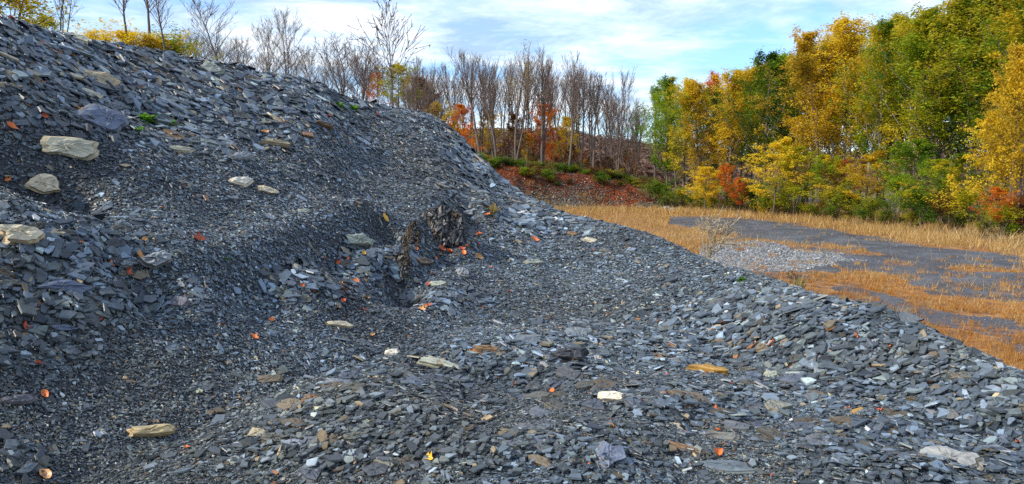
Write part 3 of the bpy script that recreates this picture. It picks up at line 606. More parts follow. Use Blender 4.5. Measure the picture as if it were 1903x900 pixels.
def skeleton(seed, H, r0, t0=.35, nb=26, lf=.32, elev=52, up=.10, n2=6, n3=4, prof='fan', fork=0, lean=(0, 0), twr=.02, wander=.10, trunk_w=.035, vary=.28, spr=.55):
    """tree skeleton: trunk and limbs, twigs, and tips where leaves grow"""
    rg = np.random.default_rng(seed); big, small, tips = [], [], []
    stems = [(np.zeros(3), np.array([lean[0], lean[1], 1.0]), H, r0)]
    for f in range(fork): a = rg.uniform(0, 6.28); stems.append((np.array([0, 0, H * .02]), np.array([math.cos(a) * .16, math.sin(a) * .16, 1.0]), H * rg.uniform(.78, .97), r0 * .75))
    for p, d, Hs, rr in stems:
        d = d / np.linalg.norm(d); T, _ = polyline(rg, p, d, Hs, 12, rr, rr * .12, trunk_w, .02, big)
        tt = np.linspace(0, 1, 13)
        for bI in range(int(nb / (1 + fork * .6))):
            t_ = t0 + (1 - t0) * ((bI + rg.uniform()) / (nb / (1 + fork * .6))); t_ = min(t_, .985)
            pos = np.array([np.interp(t_, tt, T[:, c]) for c in range(3)]); u = (t_ - t0) / (1 - t0)
            if prof == 'fan': L = H * lf * (.45 + .55 * math.sin(math.pi * min(1, u * .9 + .15))) * (1 - .45 * u)
            elif prof == 'cone': L = H * lf * (1 - u) ** .75 + H * .03
            else: L = (H * lf * math.sin(math.pi * (u * .8 + .2)) ** .7 + .04 * H) * (1.12 - .62 * u * u)
            L *= rg.uniform(1 - vary, 1 + vary); az = bI * 2.4 + rg.uniform(-.5, .5); el = R(elev + rg.uniform(-12, 12) + u * 12)
            d1 = np.array([math.cos(az) * math.cos(el), math.sin(az) * math.cos(el), math.sin(el)]); rb = rr * (1 - t_ * .85) * .42
            B, _ = polyline(rg, pos, d1, L, 5, rb, rb * .35, wander, up, big)
            for c in range(n2):
                f = .18 + .82 * (c + rg.uniform()) / n2; q = np.array([np.interp(f, np.linspace(0, 1, 6), B[:, k]) for k in range(3)])
                dd = (B[-1] - B[0]) / np.linalg.norm(B[-1] - B[0]) + rg.normal(size=3) * spr; dd /= np.linalg.norm(dd)
                L2 = L * rg.uniform(.28, .5) * (1.15 - f * .5); C_, _ = polyline(rg, q, dd, L2, 3, max(rb * .4, twr * 1.2), twr, wander, up, small); tips.append((*q, bI)); tips.append((*C_[-1], bI)); tips.append((*C_[1], bI))
                for e in range(n3):
                    f2 = rg.uniform(.15, 1); q2 = C_[0] + (C_[-1] - C_[0]) * f2; d3 = dd + rg.normal(size=3) * spr * .9; d3 /= np.linalg.norm(d3)
                    D3, _ = polyline(rg, q2, d3, L2 * rg.uniform(.3, .6), 2, twr, twr * .5, wander, up, small); tips.append((*D3[-1], bI))
        tips.append((*T[-1], 99)); tips.append((*T[-2], 99)); tips.append((*T[-3], 99))
    return big, small, np.array(tips)
def leaves(name, tips, cnt, spread, size, seed, mat, hmix=0.0, squash=1.0, thin_=.12):
    rg = np.random.default_rng(seed); idx = rg.integers(0, len(tips), cnt)
    cl = rg.uniform(size=int(tips[:, 3].max()) + 2)
    thin = rg.uniform(size=len(tips)) > thin_; idx = idx[thin[idx]]; cnt = len(idx)
    P = tips[idx, :3] + rg.normal(size=(cnt, 3)) * spread * np.array([1, 1, squash])
    s = size * rg.uniform(.6, 1.35, cnt); n = rg.normal(size=(cnt, 3)); n[:, 2] = np.abs(n[:, 2]) + .3; n /= np.linalg.norm(n, axis=1, keepdims=True)
    a, b, nn = frames(n, rg.uniform(0, 6.28, cnt), np.zeros(cnt) + .01, rg)
    q = np.stack([P - a * s[:, None] * .62, P - b * s[:, None] * .36 + nn * s[:, None] * .08, P + a * s[:, None] * .62, P + b * s[:, None] * .36 + nn * s[:, None] * .08], 1).reshape(-1, 3)
    F = np.arange(cnt * 4).reshape(-1, 4); H = tips[:, 2].max()
    mv = np.clip(-.06 + -.04 + .50 * cl[tips[idx, 3].astype(int)] + .28 * rg.uniform(size=cnt) + .55 * (vn(P[:, 0] * .5 + P[:, 1] * .3 + seed, P[:, 2] * .5, seed) + .5) + hmix * (P[:, 2] / H - .5), 0, 1)
    return uni(name, q, F, mat, {'mixv': ('Ff', mv)})

def treeroot(name, p, s, rz, lab, cat, group=None, sxy=None):
    e = bpy.data.objects.new(name, None); col.objects.link(e); e.location = tuple(float(v) for v in p); e.rotation_euler = (0, 0, rz)
    k = sxy if sxy else s; e.scale = (k, k, s); e.empty_display_size = .5; tag(e, lab, cat, group); return e
def child(name, me, par, mat=None):
    o = bpy.data.objects.new(name, me); col.objects.link(o); o.parent = par
    if mat: o.material_slots[0].link = 'OBJECT'; o.material_slots[0].material = mat
    return o
# prototypes, height 10 units
H0 = 10.0
POP, BARE, WIDE, BUSH, LOW = [], [], [], [], []
for i in range(4):
    b_, s_, t_ = skeleton(280 + i, H0, .10, t0=.14, nb=30, lf=.46, elev=52, up=.09, n2=8, n3=6, prof='fan', fork=[1, 0, 2, 1][i], twr=.008, spr=.32, wander=.07, vary=.35)
    LOW.append((tubes('trunk', b_, 6, BARK_D), tubes('twigs', s_, 3, TWIG)))
for i in range(6):
    b_, s_, t_ = skeleton(200 + i, H0, .085, t0=.22, nb=34, lf=.21, elev=50, up=.13, n2=6, n3=1, prof='col', twr=.008, lean=(.03, 0), trunk_w=.03, vary=.55)
    POP.append((tubes('trunk', b_, 6, BARK_D), leaves('crown', t_, 21000, .10, .076, 300 + i, L_GOLD, .25, thin_=.3)))
for i in range(7):
    b_, s_, t_ = skeleton(220 + i, H0, .11 + .02 * (i % 3), t0=.40 + .06 * (i % 3), nb=28, lf=.34, elev=62, up=.09, n2=6, n3=4, spr=.26, wander=.07, prof='fan', fork=[0, 1, 0, 2, 1, 0, 1][i], twr=.0062)
    BARE.append((tubes('trunk', b_, 6, BARK_D), tubes('twigs', s_, 3, TWIG), t_))
for i in range(4):   # spreading round headed maples / understorey trees with leaves in layers
    b_, s_, t_ = skeleton(240 + i, H0, .11, t0=.2, nb=26, lf=.34, elev=28, up=.05, n2=6, n3=2, prof='col', twr=.012)
    WIDE.append((tubes('trunk', b_, 6, BARK_D), leaves('crown', t_, 12000, .20, .15, 340 + i, L_ORANGE, .1, .5)))
for i in range(5):   # shrubs, height 2
    b_, s_, t_ = skeleton(260 + i, 2.0, .03, t0=.05, nb=22, lf=.6, elev=40, up=.06, n2=5, n3=2, prof='col', fork=4, twr=.006, vary=.6)
    BUSH.append((tubes('stems', b_, 4, BARK_D), leaves('foliage', t_, 3600, .075, .075, 360 + i, L_GREEN, .2)))
def put(kind, px, d, toppy, i, mat, lab, name, cat, group=None, rz=None, wid=1.0, bark=None, basez=None):
    protos_, h0 = {'pop': (POP, 10.35), 'wide': (WIDE, 10.), 'bush': (BUSH, 2.), 'bare': (BARE, 10.), 'low': (LOW, 10.)}[kind]
    pr = protos_[i % len(protos_)]; q = at(px, 300, d); gz = gz1(q[0], q[1]) if basez is None else basez
    top = at(px, toppy, d)[2]; s = (top - gz) / (h0 * 1.0)
    e = treeroot(name, (q[0], q[1], gz - .05), s, random.uniform(0, 6.28) if rz is None else rz, lab, cat, group, s * wid)
    if kind in ('bare', 'low'): e.rotation_euler = (random.uniform(-.06, .06), random.uniform(-.07, .07), e.rotation_euler[2])
    if kind == 'bush': child('stems', pr[0], e); child('foliage', pr[1], e, mat)
    elif kind in ('bare', 'low'): child('trunk', pr[0], e, bark); child('twigs', pr[1], e, mat)
    else: child('trunk', pr[0], e, bark); child('crown', pr[1], e, mat)
    return e

# ------------------------------------------------------------------ right hand forest, front row
for px, d, top, i, mat, bark, wid, lab in [
 (1243, 126, 142, 0, L_GREEN, None, 1.15, 'bright green poplar at the left end of the right hand wood'),
 (1272, 122, 150, 1, L_YGREEN, None, 1.1, 'yellow green poplar second from the left end of the wood'),
 (1305, 120, 152, 2, L_GOLD, None, 1.0, 'golden poplar with thin trunks, third from the left end of the wood'),
 (1328, 132, 132, 3, L_ORANGE, None, .9, 'poplar with a red orange top rising behind the golden ones'),
 (1350, 116, 128, 4, L_GOLD, None, 1.15, 'orange gold poplar right of the red topped one'),
 (1382, 117, 118, 5, L_OLIVE, None, 1.05, 'thin topped poplar of mixed gold and olive before the dark green tree'),
 (1425, 112, 96, 0, L_DARK, None, 1.25, 'dark green tree left of the tall golden tree'),
 (1452, 116, 98, 1, L_GREEN, None, 1.1, 'green tree leaning in between the dark green tree and the tall golden tree'),
 (1492, 104, 82, 2, L_GOLD, None, 1.2, 'golden tree forming the left shoulder of the tall golden group'),
 (1530, 102, 50, 3, L_GOLD, BARK_P, 1.15, 'pale trunked golden tree in the middle of the tall golden group'),
 (1568, 100, 26, 4, L_GOLD, BARK_P, 1.1, 'tallest golden poplar with an orange tip'),
 (1608, 98, 44, 5, L_YGREEN, BARK_P, 1.0, 'yellow green poplar right of the tallest golden poplar'),
 (1640, 95, 38, 0, L_OLIVE, BARK_P, 1.0, 'olive green poplar with a dark windblown tip'),
 (1672, 92, 30, 1, L_YGREEN, BARK_P, 1.1, 'olive and gold poplar with a pale straight trunk, right of the windblown tip'),
 (1712, 90, 2, 2, L_OLIVE, BARK_P, 1.15, 'very tall olive gold poplar whose tip meets the top of the picture'),
 (1752, 88, 0, 3, L_YGREEN, None, 1.1, 'tall yellow green tree just left of the darkest green tree'),
 (1795, 86, -30, 4, L_DARK, None, 1.3, 'tallest dark green tree near the right edge'),
 (1838, 84, -45, 5, L_OLIVE, None, 1.25, 'tall olive tree behind the orange gold maple'),
 (1885, 80, -60, 0, L_OLIVE, None, 1.25, 'tallest tree at the right edge, olive above gold'),
 (1935, 78, -60, 1, L_GREEN, None, 1.25, 'green tree cut by the right edge'),
]: put('pop', px, d, top, i, mat, lab, 'poplar_tree', 'tree', 'trees of the right hand wood', bark=bark, wid=wid * 1.28)
for k in range(40):
    px = 1225 + k * 18.5 + random.uniform(-8, 8); d = float(np.interp(px, [1230, 1500, 1903], [136, 118, 96])) + random.uniform(0, 14)
    top = float(np.interp(px, [1230, 1330, 1450, 1560, 1700, 1903], [160, 142, 106, 52, 22, -20])) + random.uniform(-4, 22)
    put('pop', px, d, top, k, random.choice([L_DARK, L_OLIVE, L_GREEN, L_GOLD, L_OLIVE]), 'tree in the dense rows at the back of the right hand wood', 'poplar_tree', 'tree', 'back rows of the right hand wood', wid=1.1, bark=random.choice([None, BARK_P]))
for px, d, top, i, mat, wid, lab in [
 (1312, 112, 312, 0, L_YELLOW, 1.5, 'low golden maple under the left part of the wood'),
 (1350, 112, 306, 1, L_ORANGE, .8, 'red orange young maple under the left part of the wood'),
 (1378, 108, 332, 2, L_RED, 1.0, 'small red maple right of the red orange young maple'),
 (1440, 100, 262, 3, L_YELLOW, 1.2, 'bright yellow maple spreading at the wood edge'),
 (1478, 99, 275, 0, L_YGREEN, 1.2, 'yellow green maple right of the spreading yellow one'),
 (1535, 97, 290, 1, L_YGREEN, 1.3, 'yellow green young maple under the tall golden group'),
 (1562, 99, 300, 2, L_RED, 1.2, 'dark red young maple under the tall golden group'),
 (1610, 92, 285, 3, L_GOLD, 1.4, 'golden young maple under the olive poplars'),
 (1668, 86, 330, 0, L_GREEN, 1.4, 'low bright green young tree at the foot of a pale trunk'),
 (1702, 86, 262, 1, L_GREEN, 1.3, 'bright green young maple under the very tall poplar'),
 (1745, 82, 300, 2, L_YGREEN, 1.4, 'yellow green young maple left of the dark trunks'),
 (1790, 80, 290, 3, L_OLIVE, 1.4, 'olive young maple right of the dark trunks'),
 (1880, 72, 95, 0, L_GOLD, .62, 'big orange gold maple at the right edge of the wood'),
 (1848, 74, 210, 1, L_YELLOW, .8, 'yellow maple reaching out below the big orange gold one'),
 (1905, 71, 150, 2, L_GOLD, .7, 'orange gold maple cut by the right edge'),
 (1868, 70, 350, 3, L_ORANGE, 1.2, 'tiny orange maple at the foot of the right edge trees'),
]: put('wide', px, d, top, i, mat, lab, 'maple_tree', 'tree', 'low maples at the wood edge', wid=wid)
SH = [(L_DARK, 'dark green'), (L_DARK, 'dark green'), (L_RUST, 'rust brown'), (L_YGREEN, 'yellow green'), (L_OLIVE, 'olive')]
for k in range(46):
    px = 1205 + k * 15.8 + random.uniform(-6, 6); d = float(np.interp(px, [1200, 1300, 1450, 1600, 1750, 1903], [124, 117, 101, 87, 77, 66])) + random.uniform(1, 5)
    mt, cn = random.choice(SH); q = at(px, 300, d); toppy = proj(q[0], q[1], gz1(q[0], q[1]))[1] - random.uniform(8, 46) * (1 + (px - 1200) / 1400)
    put('bush', px, d, toppy, k, mt, cn + ' shrub in the thicket along the foot of the right hand wood', 'shrub', 'shrub', 'thicket under the right hand wood', wid=1.4)

# ------------------------------------------------------------------ bare trees on the bank (centre)
for px, d, top, i, mat, lab in [
 (958, 140, 92, 3, TWIG_L, 'tall tree with a tan tinted crown, the most leafy of the bare row'),
 (1008, 141, 104, 1, TWIG, 'thick dark multi stemmed bare tree right of the tan crowned tree'),
 (1057, 140, 112, 4, TWIG, 'bare tree with twin trunks in the middle of the bank'),
 (1103, 142, 142, 2, TWIG, 'thin straight bare tree right of the twin trunked one'),
 (1078, 145, 148, 5, TWIG, 'slim bare tree directly behind the twin trunked one'),
  (922, 140, 104, 0, TWIG, 'straight bare tree left of the tan crowned tree'),
 (892, 141, 104, 2, TWIG, 'bare tree just right of the slope of the heap'),
]: put('bare', px, d, top, i, mat, lab, 'bare_tree', 'tree', 'bare trees on the bank', wid=1.15)
put('low', 1148, 140, 150, 0, TWIG, 'tall spreading bare tree at the right end of the bank', 'bare_tree', 'tree', 'bare trees on the bank', wid=.95)
put('low', 1172, 141, 205, 3, TWIG_L, 'low wide bare tree with arching branches beside the gap to the hills', 'bare_tree', 'tree', 'bare trees on the bank', wid=1.3)
for k in range(46):
    px = 765 + k * 9.4 + random.uniform(-5, 5); d = random.uniform(142, 180)
    top = float(np.interp(px, [760, 830, 880, 960, 1070, 1130, 1200], [112, 128, 106, 108, 122, 152, 190])) + random.uniform(2, 34)
    put('bare', px, d, top, k, random.choice([TWIG, TWIG, TWIG_L]), 'slim bare tree in the crowded rows standing on the bank', 'bare_tree', 'tree', 'crowded bare trees behind the bank', wid=random.uniform(.8, 1.1))
b_t = leaves('crown', BARE[3][2], 900, .16, .10, 77, L_TANBUD, 0)
for o in list(col.objects):
    if o.get('label', '').startswith('tall tree with a tan'): child('crown', b_t, o)
# rust, orange and red understorey among the trunks
for k in range(30):
    px = 800 + k * 12.8 + random.uniform(-6, 6); d = random.uniform(145, 170); top = random.uniform(250, 295) if k % 4 else random.uniform(195, 225)
    if px > 1080: top = random.uniform(278, 300)
    mt, cn = random.choice([(L_ORANGE, 'orange'), (L_RUST, 'rust brown'), (L_RUST, 'rust brown'), (L_RED, 'red'), (L_GOLD, 'golden')])
    put('wide', px, d, top, k, mt, cn + ' leafed small tree between the bare trunks on the bank', 'small_tree', 'tree', 'small autumn trees between the bare trunks', wid=.8)
# shrubs on the crest of the bank
for k in range(78):
    px = 900 + k * 4.25 + random.uniform(-4, 4); E = float(np.interp(azp(px), ea, ev)); d = E + 17 - random.uniform(0, 1) ** 3 * 9 ; q = at(px, 330, d); base = proj(q[0], q[1], gz1(q[0], q[1]))[1]
    mt, cn = random.choice([(L_DARK, 'dark green'), (L_RUST, 'rust brown'), (L_RUST, 'rust brown'), (L_GREEN, 'green'), (L_DARK, 'dark green')] if px < 1130 else [(L_DARK, 'dark green'), (L_RUST, 'rust brown'), (L_YGREEN, 'yellow green'), (L_DARK, 'dark green')])
    put('bush', px, d, base - random.uniform(6, 20), k, mt, cn + ' bramble shrub in the thicket along the crest of the red leafed bank', 'shrub', 'shrub', 'thicket on the crest of the bank', wid=2.0)

# ------------------------------------------------------------------ trees behind the left ridge
for px, d, top, i, mat, bark, wid, lab in [
 (415, 38, 8, 1, TWIG_L, None, 2.0, 'bare tree with a windswept crown left of the twin bare trees'),
 (505, 42, 42, 3, TWIG_L, None, 1.4, 'left one of the twin bare trees behind the ridge'),
 (536, 44, 26, 4, TWIG_L, None, 1.5, 'right and taller one of the twin bare trees behind the ridge'),
 (640, 50, 66, 6, TWIG_L, None, 2.1, 'broad bare tree between the twins and the lone sapling'),
 (585, 52, 88, 5, TWIG_L, None, 2.0, 'low bare tree right behind the twin bare trees'),
 (455, 50, 74, 0, TWIG_L, None, 2.0, 'low bare tree between the windswept tree and the twins'),
 (372, 46, 56, 2, TWIG_L, None, 2.0, 'faint bare tree left of the windswept tree'),
 (676, 60, 76, 2, TWIG, None, 1.8, 'bare tree just left of the lone sapling'),
 (246, 24, -50, 2, TWIG, BARK_D, 1.3, 'dark bare tree, leftmost of the tall three above the yellow shrubs'),
 (287, 25, -70, 5, TWIG, BARK_D, 1.3, 'middle one of the tall three bare trees above the yellow shrubs'),
 (314, 23, -45, 0, TWIG, BARK_D, 1.3, 'rightmost of the tall three bare trees above the yellow shrubs'),
 (126, 17, -60, 3, TWIG, BARK_P, 1.2, 'crooked little bare tree rooted at the top left ridge'),
]: put('low' if 360 < px < 700 else 'bare', px, d, top, i, mat, lab, 'bare_tree', 'tree', 'bare trees behind the ridge', bark=bark, wid=wid * (.85 if 360 < px < 700 else 1))
for k in range(22):
    px = 350 + k * 21 + random.uniform(-8, 8); put('low', px, random.uniform(55, 85), random.uniform(-4, 22) + float(np.interp(px, [350, 500, 600, 700, 800], [72, 90, 108, 112, 118])), k + 2, random.choice([TWIG, TWIG_L]), 'slim bare tree in the far rows left of the bank', 'bare_tree', 'tree', 'far rows left of the bank', wid=1.15)
for px, d, top, i, mat, wid, lab in [
 (45, 18, -30, 0, L_YELLOW, 1.5, 'yellow olive shrub filling the top left corner'), (5, 17, -50, 1, L_OLIVE, 1.5, 'dense olive shrub cut by the top left corner'), (92, 19, 30, 2, L_YGREEN, 1.3, 'low olive shrub left of the crooked little tree'),
 (195, 24, 60, 2, L_YELLOW, 1.6, 'leftmost yellow shrub on the ridge below the tall bare trees'), (238, 24, 56, 3, L_YELLOW, 1.7, 'middle yellow shrub on the ridge, under the leftmost tall bare tree'), (312, 25, 74, 1, L_YELLOW, 1.5, 'yellow shrub on the ridge under the rightmost tall bare tree'),
 (288, 24, 66, 4, L_GOLD, 1.6, 'golden shrub on the ridge under the middle tall bare tree'), (335, 24, 76, 0, L_YGREEN, 1.4, 'green yellow shrub at the right end of the ridge shrubs'),
]: put('bush', px, d, top, i, mat, lab, 'shrub', 'shrub', 'shrubs on the left ridge', wid=wid)
for px, d, top, i, mat, wid, lab in [
 (742, 60, 122, 0, L_YGREEN, 1.3, 'yellow green round tree behind the lone sapling'), (703, 66, 135, 1, L_ORANGE, .8, 'orange tree left of the yellow green round tree'),
 (818, 75, 198, 2, L_GOLD, .8, 'small golden tree where the ridge starts to drop'), (846, 90, 235, 3, L_ORANGE, .8, 'small orange tree behind the drop of the ridge'), (780, 85, 150, 2, L_RUST, .8, 'rust coloured tree right of the yellow green round tree')]:
    put('wide', px, d, top, i, mat, lab, 'small_tree', 'tree', wid=wid)
# the lone sapling
b_, s_, t_ = skeleton(77, 10, .075, t0=.30, nb=34, lf=.44, elev=46, up=.05, n2=5, n3=1, spr=.4, prof='cone', twr=.018, wander=.05, trunk_w=.012)
p = at(730, 207, 19.0); e = treeroot('sapling', (p[0], p[1], p[2] - .35), (at(730, 4, 19)[2] - p[2] + .35) / 10.2, .3, 'lone bare sapling with upswept branches on the ridge at centre left', 'sapling', None)
child('trunk', tubes('trunk', b_, 7, BARK_D), e); child('twigs', tubes('twigs', s_, 4, TWIG), e)
child('dead_leaves', leaves('dead_leaves', t_[:60], 22, .12, .22, 5, L_GOLD), e)

# ------------------------------------------------------------------ small plants on and near the heap
def rosette(n, L, seed, mat, width=.12, elev=(15, 70)):
    rg = np.random.default_rng(seed); V = []; F = []
    for i in range(n):
        a, e_ = rg.uniform(0, 6.28), R(rg.uniform(*elev)); l = L * rg.uniform(.6, 1.1); d = np.array([math.cos(a), math.sin(a), 0]); s = np.array([-d[1], d[0], 0]); b0 = len(V)
        for k in range(5):
            t_ = k / 4; c = d * l * t_ * math.cos(e_) + np.array([0, 0, 1]) * l * (math.sin(e_) * t_ - .35 * t_ * t_); wd = l * width * math.sin(math.pi * (t_ * .85 + .1))
            V += [c - s * wd, c + s * wd]
        F += [(b0 + 2 * k, b0 + 2 * k + 1, b0 + 2 * k + 3, b0 + 2 * k + 2) for k in range(4)]
    return uni('leaf_rosette', np.array(V), F, mat, {'mixv': ('Ff', rg.uniform(.2, 1, len(F)))})
PG = mat_leaf('weed_leaves', [(.02, .07, .01), (.05, .17, .015), (.12, .30, .02), (.2, .34, .03)]); DRYW = mat_leaf('dry_stems', [(.20, .12, .04), (.36, .24, .09), (.46, .33, .14), (.3, .3, .06)])
for px, py, hp, seed, mat, lab in [
 (270, 232, 24, 1, PG, 'largest bright green plant right of the thick blue grey slab'), (259, 249, 15, 2, PG, 'small green plant just below the largest green plant'), (317, 234, 13, 3, PG, 'small green plant right of the largest green plant'),
 (235, 190, 10, 4, PG, 'sparse green plant upslope of the largest green plant'), (658, 207, 14, 5, PG, 'bright green plant under the ridge, right one of two'), (630, 201, 12, 6, PG, 'dark green plant under the ridge, left one of two'),
 (422, 484, 7, 7, PG, 'tiny green seedling on the fine scree'), (1380, 524, 12, 8, PG, 'green weed at the foot of the fine ridge near the dry bush'), (917, 402, 26, 9, DRYW, 'yellowish dry weed on the scree right of the outcrop')]:
    p, d = hit(px, py); me = rosette(42, hp / FPX * d * 1.5, seed, mat, .13 if mat is PG else .05, (15, 70) if mat is PG else (50, 88)); link('weed', me, loc=p, label=lab, cat='weed')
def twigbush(px, ptop, pbase, d, seed, lab, mat, n3=2):
    b_, s_, t_ = skeleton(seed, 2.0, .022, t0=.08, nb=14, lf=.55, elev=50, up=.06, n2=5, n3=n3, prof='fan', fork=7, twr=.012, wander=.12, vary=.4)
    p = at(px, pbase, d); h = (pbase - ptop) / FPX * d; e = treeroot('dry_bush', p, h / 2.0, seed * 1.0, lab, 'dry bush', None, h / 2.0 * 1.45); child('stems', tubes('stems', b_, 5, mat), e); child('twigs', tubes('twigs', s_, 3, mat), e); return e
DW = mat_bark('dry_wood', (.24, .18, .11), (.46, .37, .24)); DW2 = mat_bark('dark_dry_wood', (.05, .035, .025), (.15, .10, .07))
twigbush(1315, 400, 500, 11.0, 401, 'leafless tan bush standing behind the fine ridge before the pale gravel', DW)
twigbush(1478, 505, 556, 9.3, 402, 'dark dead bush on the back of the right hand ridge', DW2, 1)
twigbush(1440, 512, 545, 9.6, 403, 'low brown dead bush left of the dark dead bush', DW2, 2)

for k in range(16):
    px = 1425 + k * 20 + random.uniform(-8, 8); sy = float(np.interp(px, [a for a, b in SIL], [b for a, b in SIL])); d = float(np.interp(azp(px), dst_az, dst_v)) + random.uniform(.3, 1.0)
    x_, y_ = d * math.sin(azp(px)), d * math.cos(azp(px)); z_ = float(heap_z(np.array([x_]), np.array([y_]))[0])
    link('weed', rosette(22, random.uniform(14, 40) / FPX * d * 1.6 + .1, 700 + k, DRYW, .025, (55, 88)), loc=(x_, y_, z_ - .02), label='thin dry straw coloured weed sprouting behind the crest of the right hand berm', cat='weed', group='dry weeds behind the right hand berm')

# ------------------------------------------------------------------ dry grass of the quarry floor
GR = mat_leaf('dry_grass', [(.20, .11, .035), (.38, .22, .06), (.50, .34, .12), (.60, .48, .26)], .3)
def blades(name, x, y, z, h, wd, rg, mat, label, cat):
    m = len(x); a = rg.uniform(0, 6.28, m); s = np.stack([np.cos(a), np.sin(a), 0 * a], 1) * wd[:, None]; base = np.stack([x, y, z], 1)
    ln = rg.normal(size=(m, 3)) * .42 * h[:, None]; ln[:, 2] = h; V = np.stack([base - s, base + s, base + ln + s * .15, base + ln * .999 - s * .15], 1).reshape(-1, 3)
    link(name, uni(name, V, np.arange(m * 4).reshape(-1, 4), mat, {'mixv': ('Ff', np.clip(rg.uniform(size=m) * .7 + .3 * (vn(x * .2, y * .2, 5) + .5), 0, 1))}), kind='stuff', label=label, cat=cat)
rg = np.random.default_rng(12); m = 900000
az = rg.uniform(azp(930), azp(2150), m); r = 1 / rg.uniform(1 / 128., 1 / 11., m); r = np.where(rg.uniform(size=m) < .45, rg.uniform(12, 128, m), r)
x, y = r * np.sin(az), r * np.cos(az); g, _, gv, _ = masks(x, y); px, py = proj(x, y, 0 * x)
cl = fbm(x * .9, y * .9, 80, 3) + .35 * vn(x * 3, y * 3, 81)
keep = rg.uniform(size=m) < np.clip(g * 1.0 - .58 + cl * 1.6, 0.006, .75) * np.where(r > 55, .62, .42); x, y, r, py = x[keep], y[keep], r[keep], py[keep]; m = len(x)
strip = (r > .86 * np.interp(np.arctan2(x, y), ea, ev)) * 1.0
h = (.06 + .13 * rg.uniform(size=m) + .35 * strip * rg.uniform(size=m) + (rg.uniform(size=m) < .06) * .30) * np.clip(r / 30, .7, 1.6)
blades('dry_grass', x, y, ground_z(x, y) - .02, h, np.maximum(.006, r * .00028) * rg.uniform(.6, 1.4, m), rg, GR, 'dry golden orange grass growing in bands over the quarry floor', 'dry grass')
def tufts(m0, rlo, rhi, per, label):
    az = rg.uniform(azp(1050), azp(2120), m0); r = 1 / rg.uniform(1 / rhi, 1 / rlo, m0); x, y = r * np.sin(az), r * np.cos(az); g, _, gv, _ = masks(x, y)
    k = rg.uniform(size=m0) < np.clip(g * .9 + .7 * fbm(x * .9, y * .9, 80, 3), .012, .9); x, y, r = x[k], y[k], r[k]
    sz = rg.uniform(.5, 1.5, len(x)) * np.where(rg.uniform(size=len(x)) < .12, 1.8, 1.0)
    x, y, r, sz = (np.repeat(a, per) for a in (x, y, r, sz)); x = x + rg.normal(size=len(x)) * .07 * sz; y = y + rg.normal(size=len(x)) * .07 * sz; m = len(x)
    blades('grass_tufts', x, y, ground_z(x, y) - .01, rg.uniform(.05, .24, m) * sz, np.maximum(.004, r * .00024) * rg.uniform(.6, 1.3, m), rg, GR2, label, 'grass tufts')
GR2 = mat_leaf('rusty_grass', [(.22, .09, .02), (.40, .155, .026), (.50, .26, .06), (.62, .48, .24)], .3)
tufts(10500, 12, 60, 26, 'rusty orange tufts of grass on the near part of the quarry floor')
# pale gravel stones
m = 26000; az = rg.uniform(azp(1290), azp(1650), m); r = 1 / rg.uniform(1 / 62., 1 / 34., m); x, y = r * np.sin(az), r * np.cos(az)
_, _, gv, _ = masks(x, y); keep = gv > .5; x, y, r = x[keep], y[keep], r[keep]; m = len(x); n = np.tile([[0, 0, 1.0]], (m, 1)); L = rg.uniform(.06, .22, m)
v = rg.uniform(.09, .34, m)[:, None] * np.array([[.95, 1, 1.06]])
link('gravel_stones', chips_mesh('gravel_stones', np.stack([x, y, ground_z(x, y) + .02], 1), n, L, rg.uniform(.5, 1, m), L * rg.uniform(.2, .5, m), rg.uniform(0, 6.28, m), rg.uniform(.1, .6, m), v, rg), kind='stuff', label='patch of pale broken gravel on the quarry floor', cat='gravel')
# scattered slate grit on the dark floor
m = 30000; az = rg.uniform(azp(1240), azp(2050), m); r = 1 / rg.uniform(1 / 95., 1 / 12., m); x, y = r * np.sin(az), r * np.cos(az); n = np.tile([[0, 0, 1.0]], (m, 1)); L = rg.uniform(.3, 1, m) ** 2 * .0032 * r
link('slate_grit', chips_mesh('slate_grit', np.stack([x, y, ground_z(x, y) + .004], 1), n, L, rg.uniform(.5, 1, m), L * .15, rg.uniform(0, 6.28, m), rg.uniform(.05, .3, m), rg.uniform(.04, .2, m)[:, None] * np.array([[.9, 1, 1.12]]), rg), kind='stuff', label='loose slate grit strewn on the dark quarry floor', cat='slate grit')
# red leaf litter and rubble on the bank
m = 80000; az = rg.uniform(azp(905), azp(1240), m); E = np.interp(az, ea, ev); r = E + rg.uniform(-7, 17, m); x, y = r * np.sin(az), r * np.cos(az)
_, rdm, _, _ = masks(x, y); keep = (rdm + 1.3 * fbm(x * .3, y * .3, 88, 4) > .62); x, y = x[keep], y[keep]; m = len(x); t4 = np.stack([x, y, ground_z(x, y) + .06, np.zeros(m)], 1)
link('leaf_litter', leaves('leaf_litter', t4, m, .03, .17, 9, mat_leaf('litter_leaves', [(.09, .035, .018), (.26, .06, .02), (.42, .10, .022), (.4, .17, .04)], .1)), kind='stuff', label='red fallen leaves covering the bank below the bare trees', cat='leaf litter')
m = 3600; az = azp(1045) + rg.normal(size=m) * .032; az = np.where(rg.uniform(size=m) < .3, rg.uniform(azp(960), azp(1230), m), az); E = np.interp(az, ea, ev); r = E + 4 + rg.normal(size=m) * 3.2; x, y = r * np.sin(az), r * np.cos(az); n = np.tile([[0, -.5, .85]], (m, 1)); L = rg.uniform(.12, .5, m)
link('bank_rubble', chips_mesh('bank_rubble', np.stack([x, y, ground_z(x, y) + .05], 1), n, L, rg.uniform(.4, 1, m), L * rg.uniform(.2, .6, m), rg.uniform(0, 6.28, m), rg.uniform(.1, .8, m), rg.uniform(.03, .12, m)[:, None] * np.array([[1.1, 1, .82]]), rg), kind='stuff', label='grey brown rubble exposed on the red leafed bank', cat='rubble')
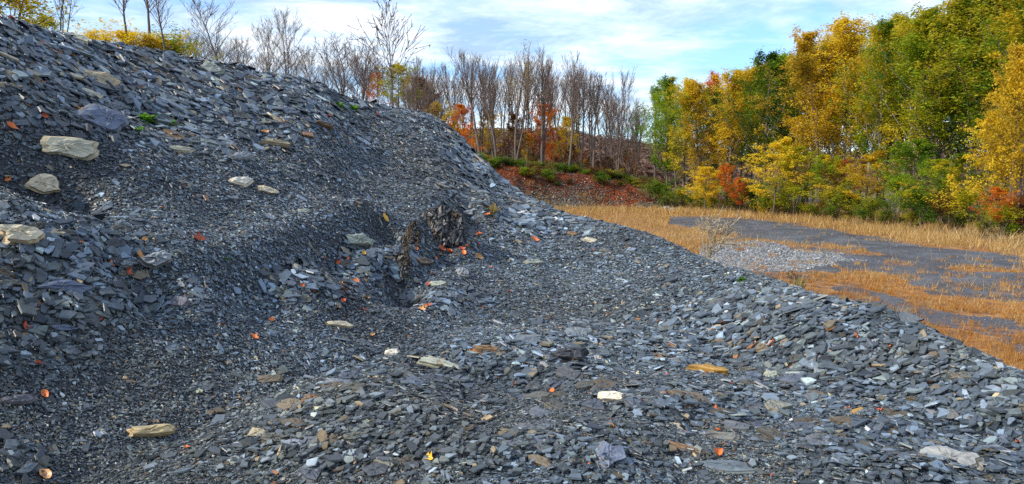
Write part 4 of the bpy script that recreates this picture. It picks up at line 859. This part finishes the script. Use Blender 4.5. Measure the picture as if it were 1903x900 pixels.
# boulders and logs at the foot of the wood
for px, py, wp, s in [(1238, 388, 14, 1), (1249, 390, 10, 2), (1228, 389, 9, 3)]:
    r = 5 * FPX / (py - 330); q = at(px, py, r); X, F = rock_blob(s, wp / FPX * r * .5, .5, wp / FPX * r * .3, 20)
    m_, t, b = newmat('pale_boulder'); n_ = noise(t, objtc(t), 3, 6); t.links.new(ramp(t, n_.outputs[0], [(.3, (.08, .08, .075)), (.7, (.32, .31, .28))]).outputs[0], b.inputs['Base Color'])
    link('boulder', uni('boulder', X, F, m_), loc=(q[0], q[1], gz1(q[0], q[1]) + .15), label=['largest pale boulder below the left end of the wood', 'pale boulder just right of the largest one below the wood', 'smallest pale boulder left of the largest one below the wood'][s - 1], cat='boulder')
for px, py, wp, tilt, lab in [(1368, 389, 36, .02, 'thin pale fallen log left of the thicker one below the wood'), (1478, 395, 26, -.03, 'thicker pale fallen log below the yellow maples')]:
    r = 5 * FPX / (py - 330) * .97; q = at(px, py, r); Lw = wp / FPX * r; sg = []; rgg = np.random.default_rng(3); polyline(rgg, np.array([-Lw / 2, 0, 0]), np.array([1, 0, tilt]), Lw, 6, .14, .08, .04, 0, sg); sg.append((0, 0, 0, .6, -.3, .5, .05, .02))
    link('fallen_log', tubes('fallen_log', sg, 8, BARK_P), loc=(q[0], q[1], gz1(q[0], q[1]) + .22), label=lab, cat='log')
# distant wood on the hills
m = 190000; az = rg.uniform(R(-40), R(42), m); az = np.where(rg.uniform(size=m) < .45, rg.uniform(azp(850), azp(1300), m), az); r = rg.uniform(230, 720, m); x, y = r * np.sin(az), r * np.cos(az)
t4 = np.stack([x, y, ground_z(x, y) + rg.uniform(0, 7, m), np.zeros(m)], 1)
FW = mat_leaf('distant_wood', [(.06, .042, .035), (.10, .06, .045), (.14, .07, .04), (.22, .11, .04)], .1)
link('distant_wood', leaves('distant_wood', t4, m, .8, 1.25, 10, FW), kind='stuff', label='brown and rust coloured wood covering the far hills', cat='distant wood')
print('objects', len(bpy.data.objects))
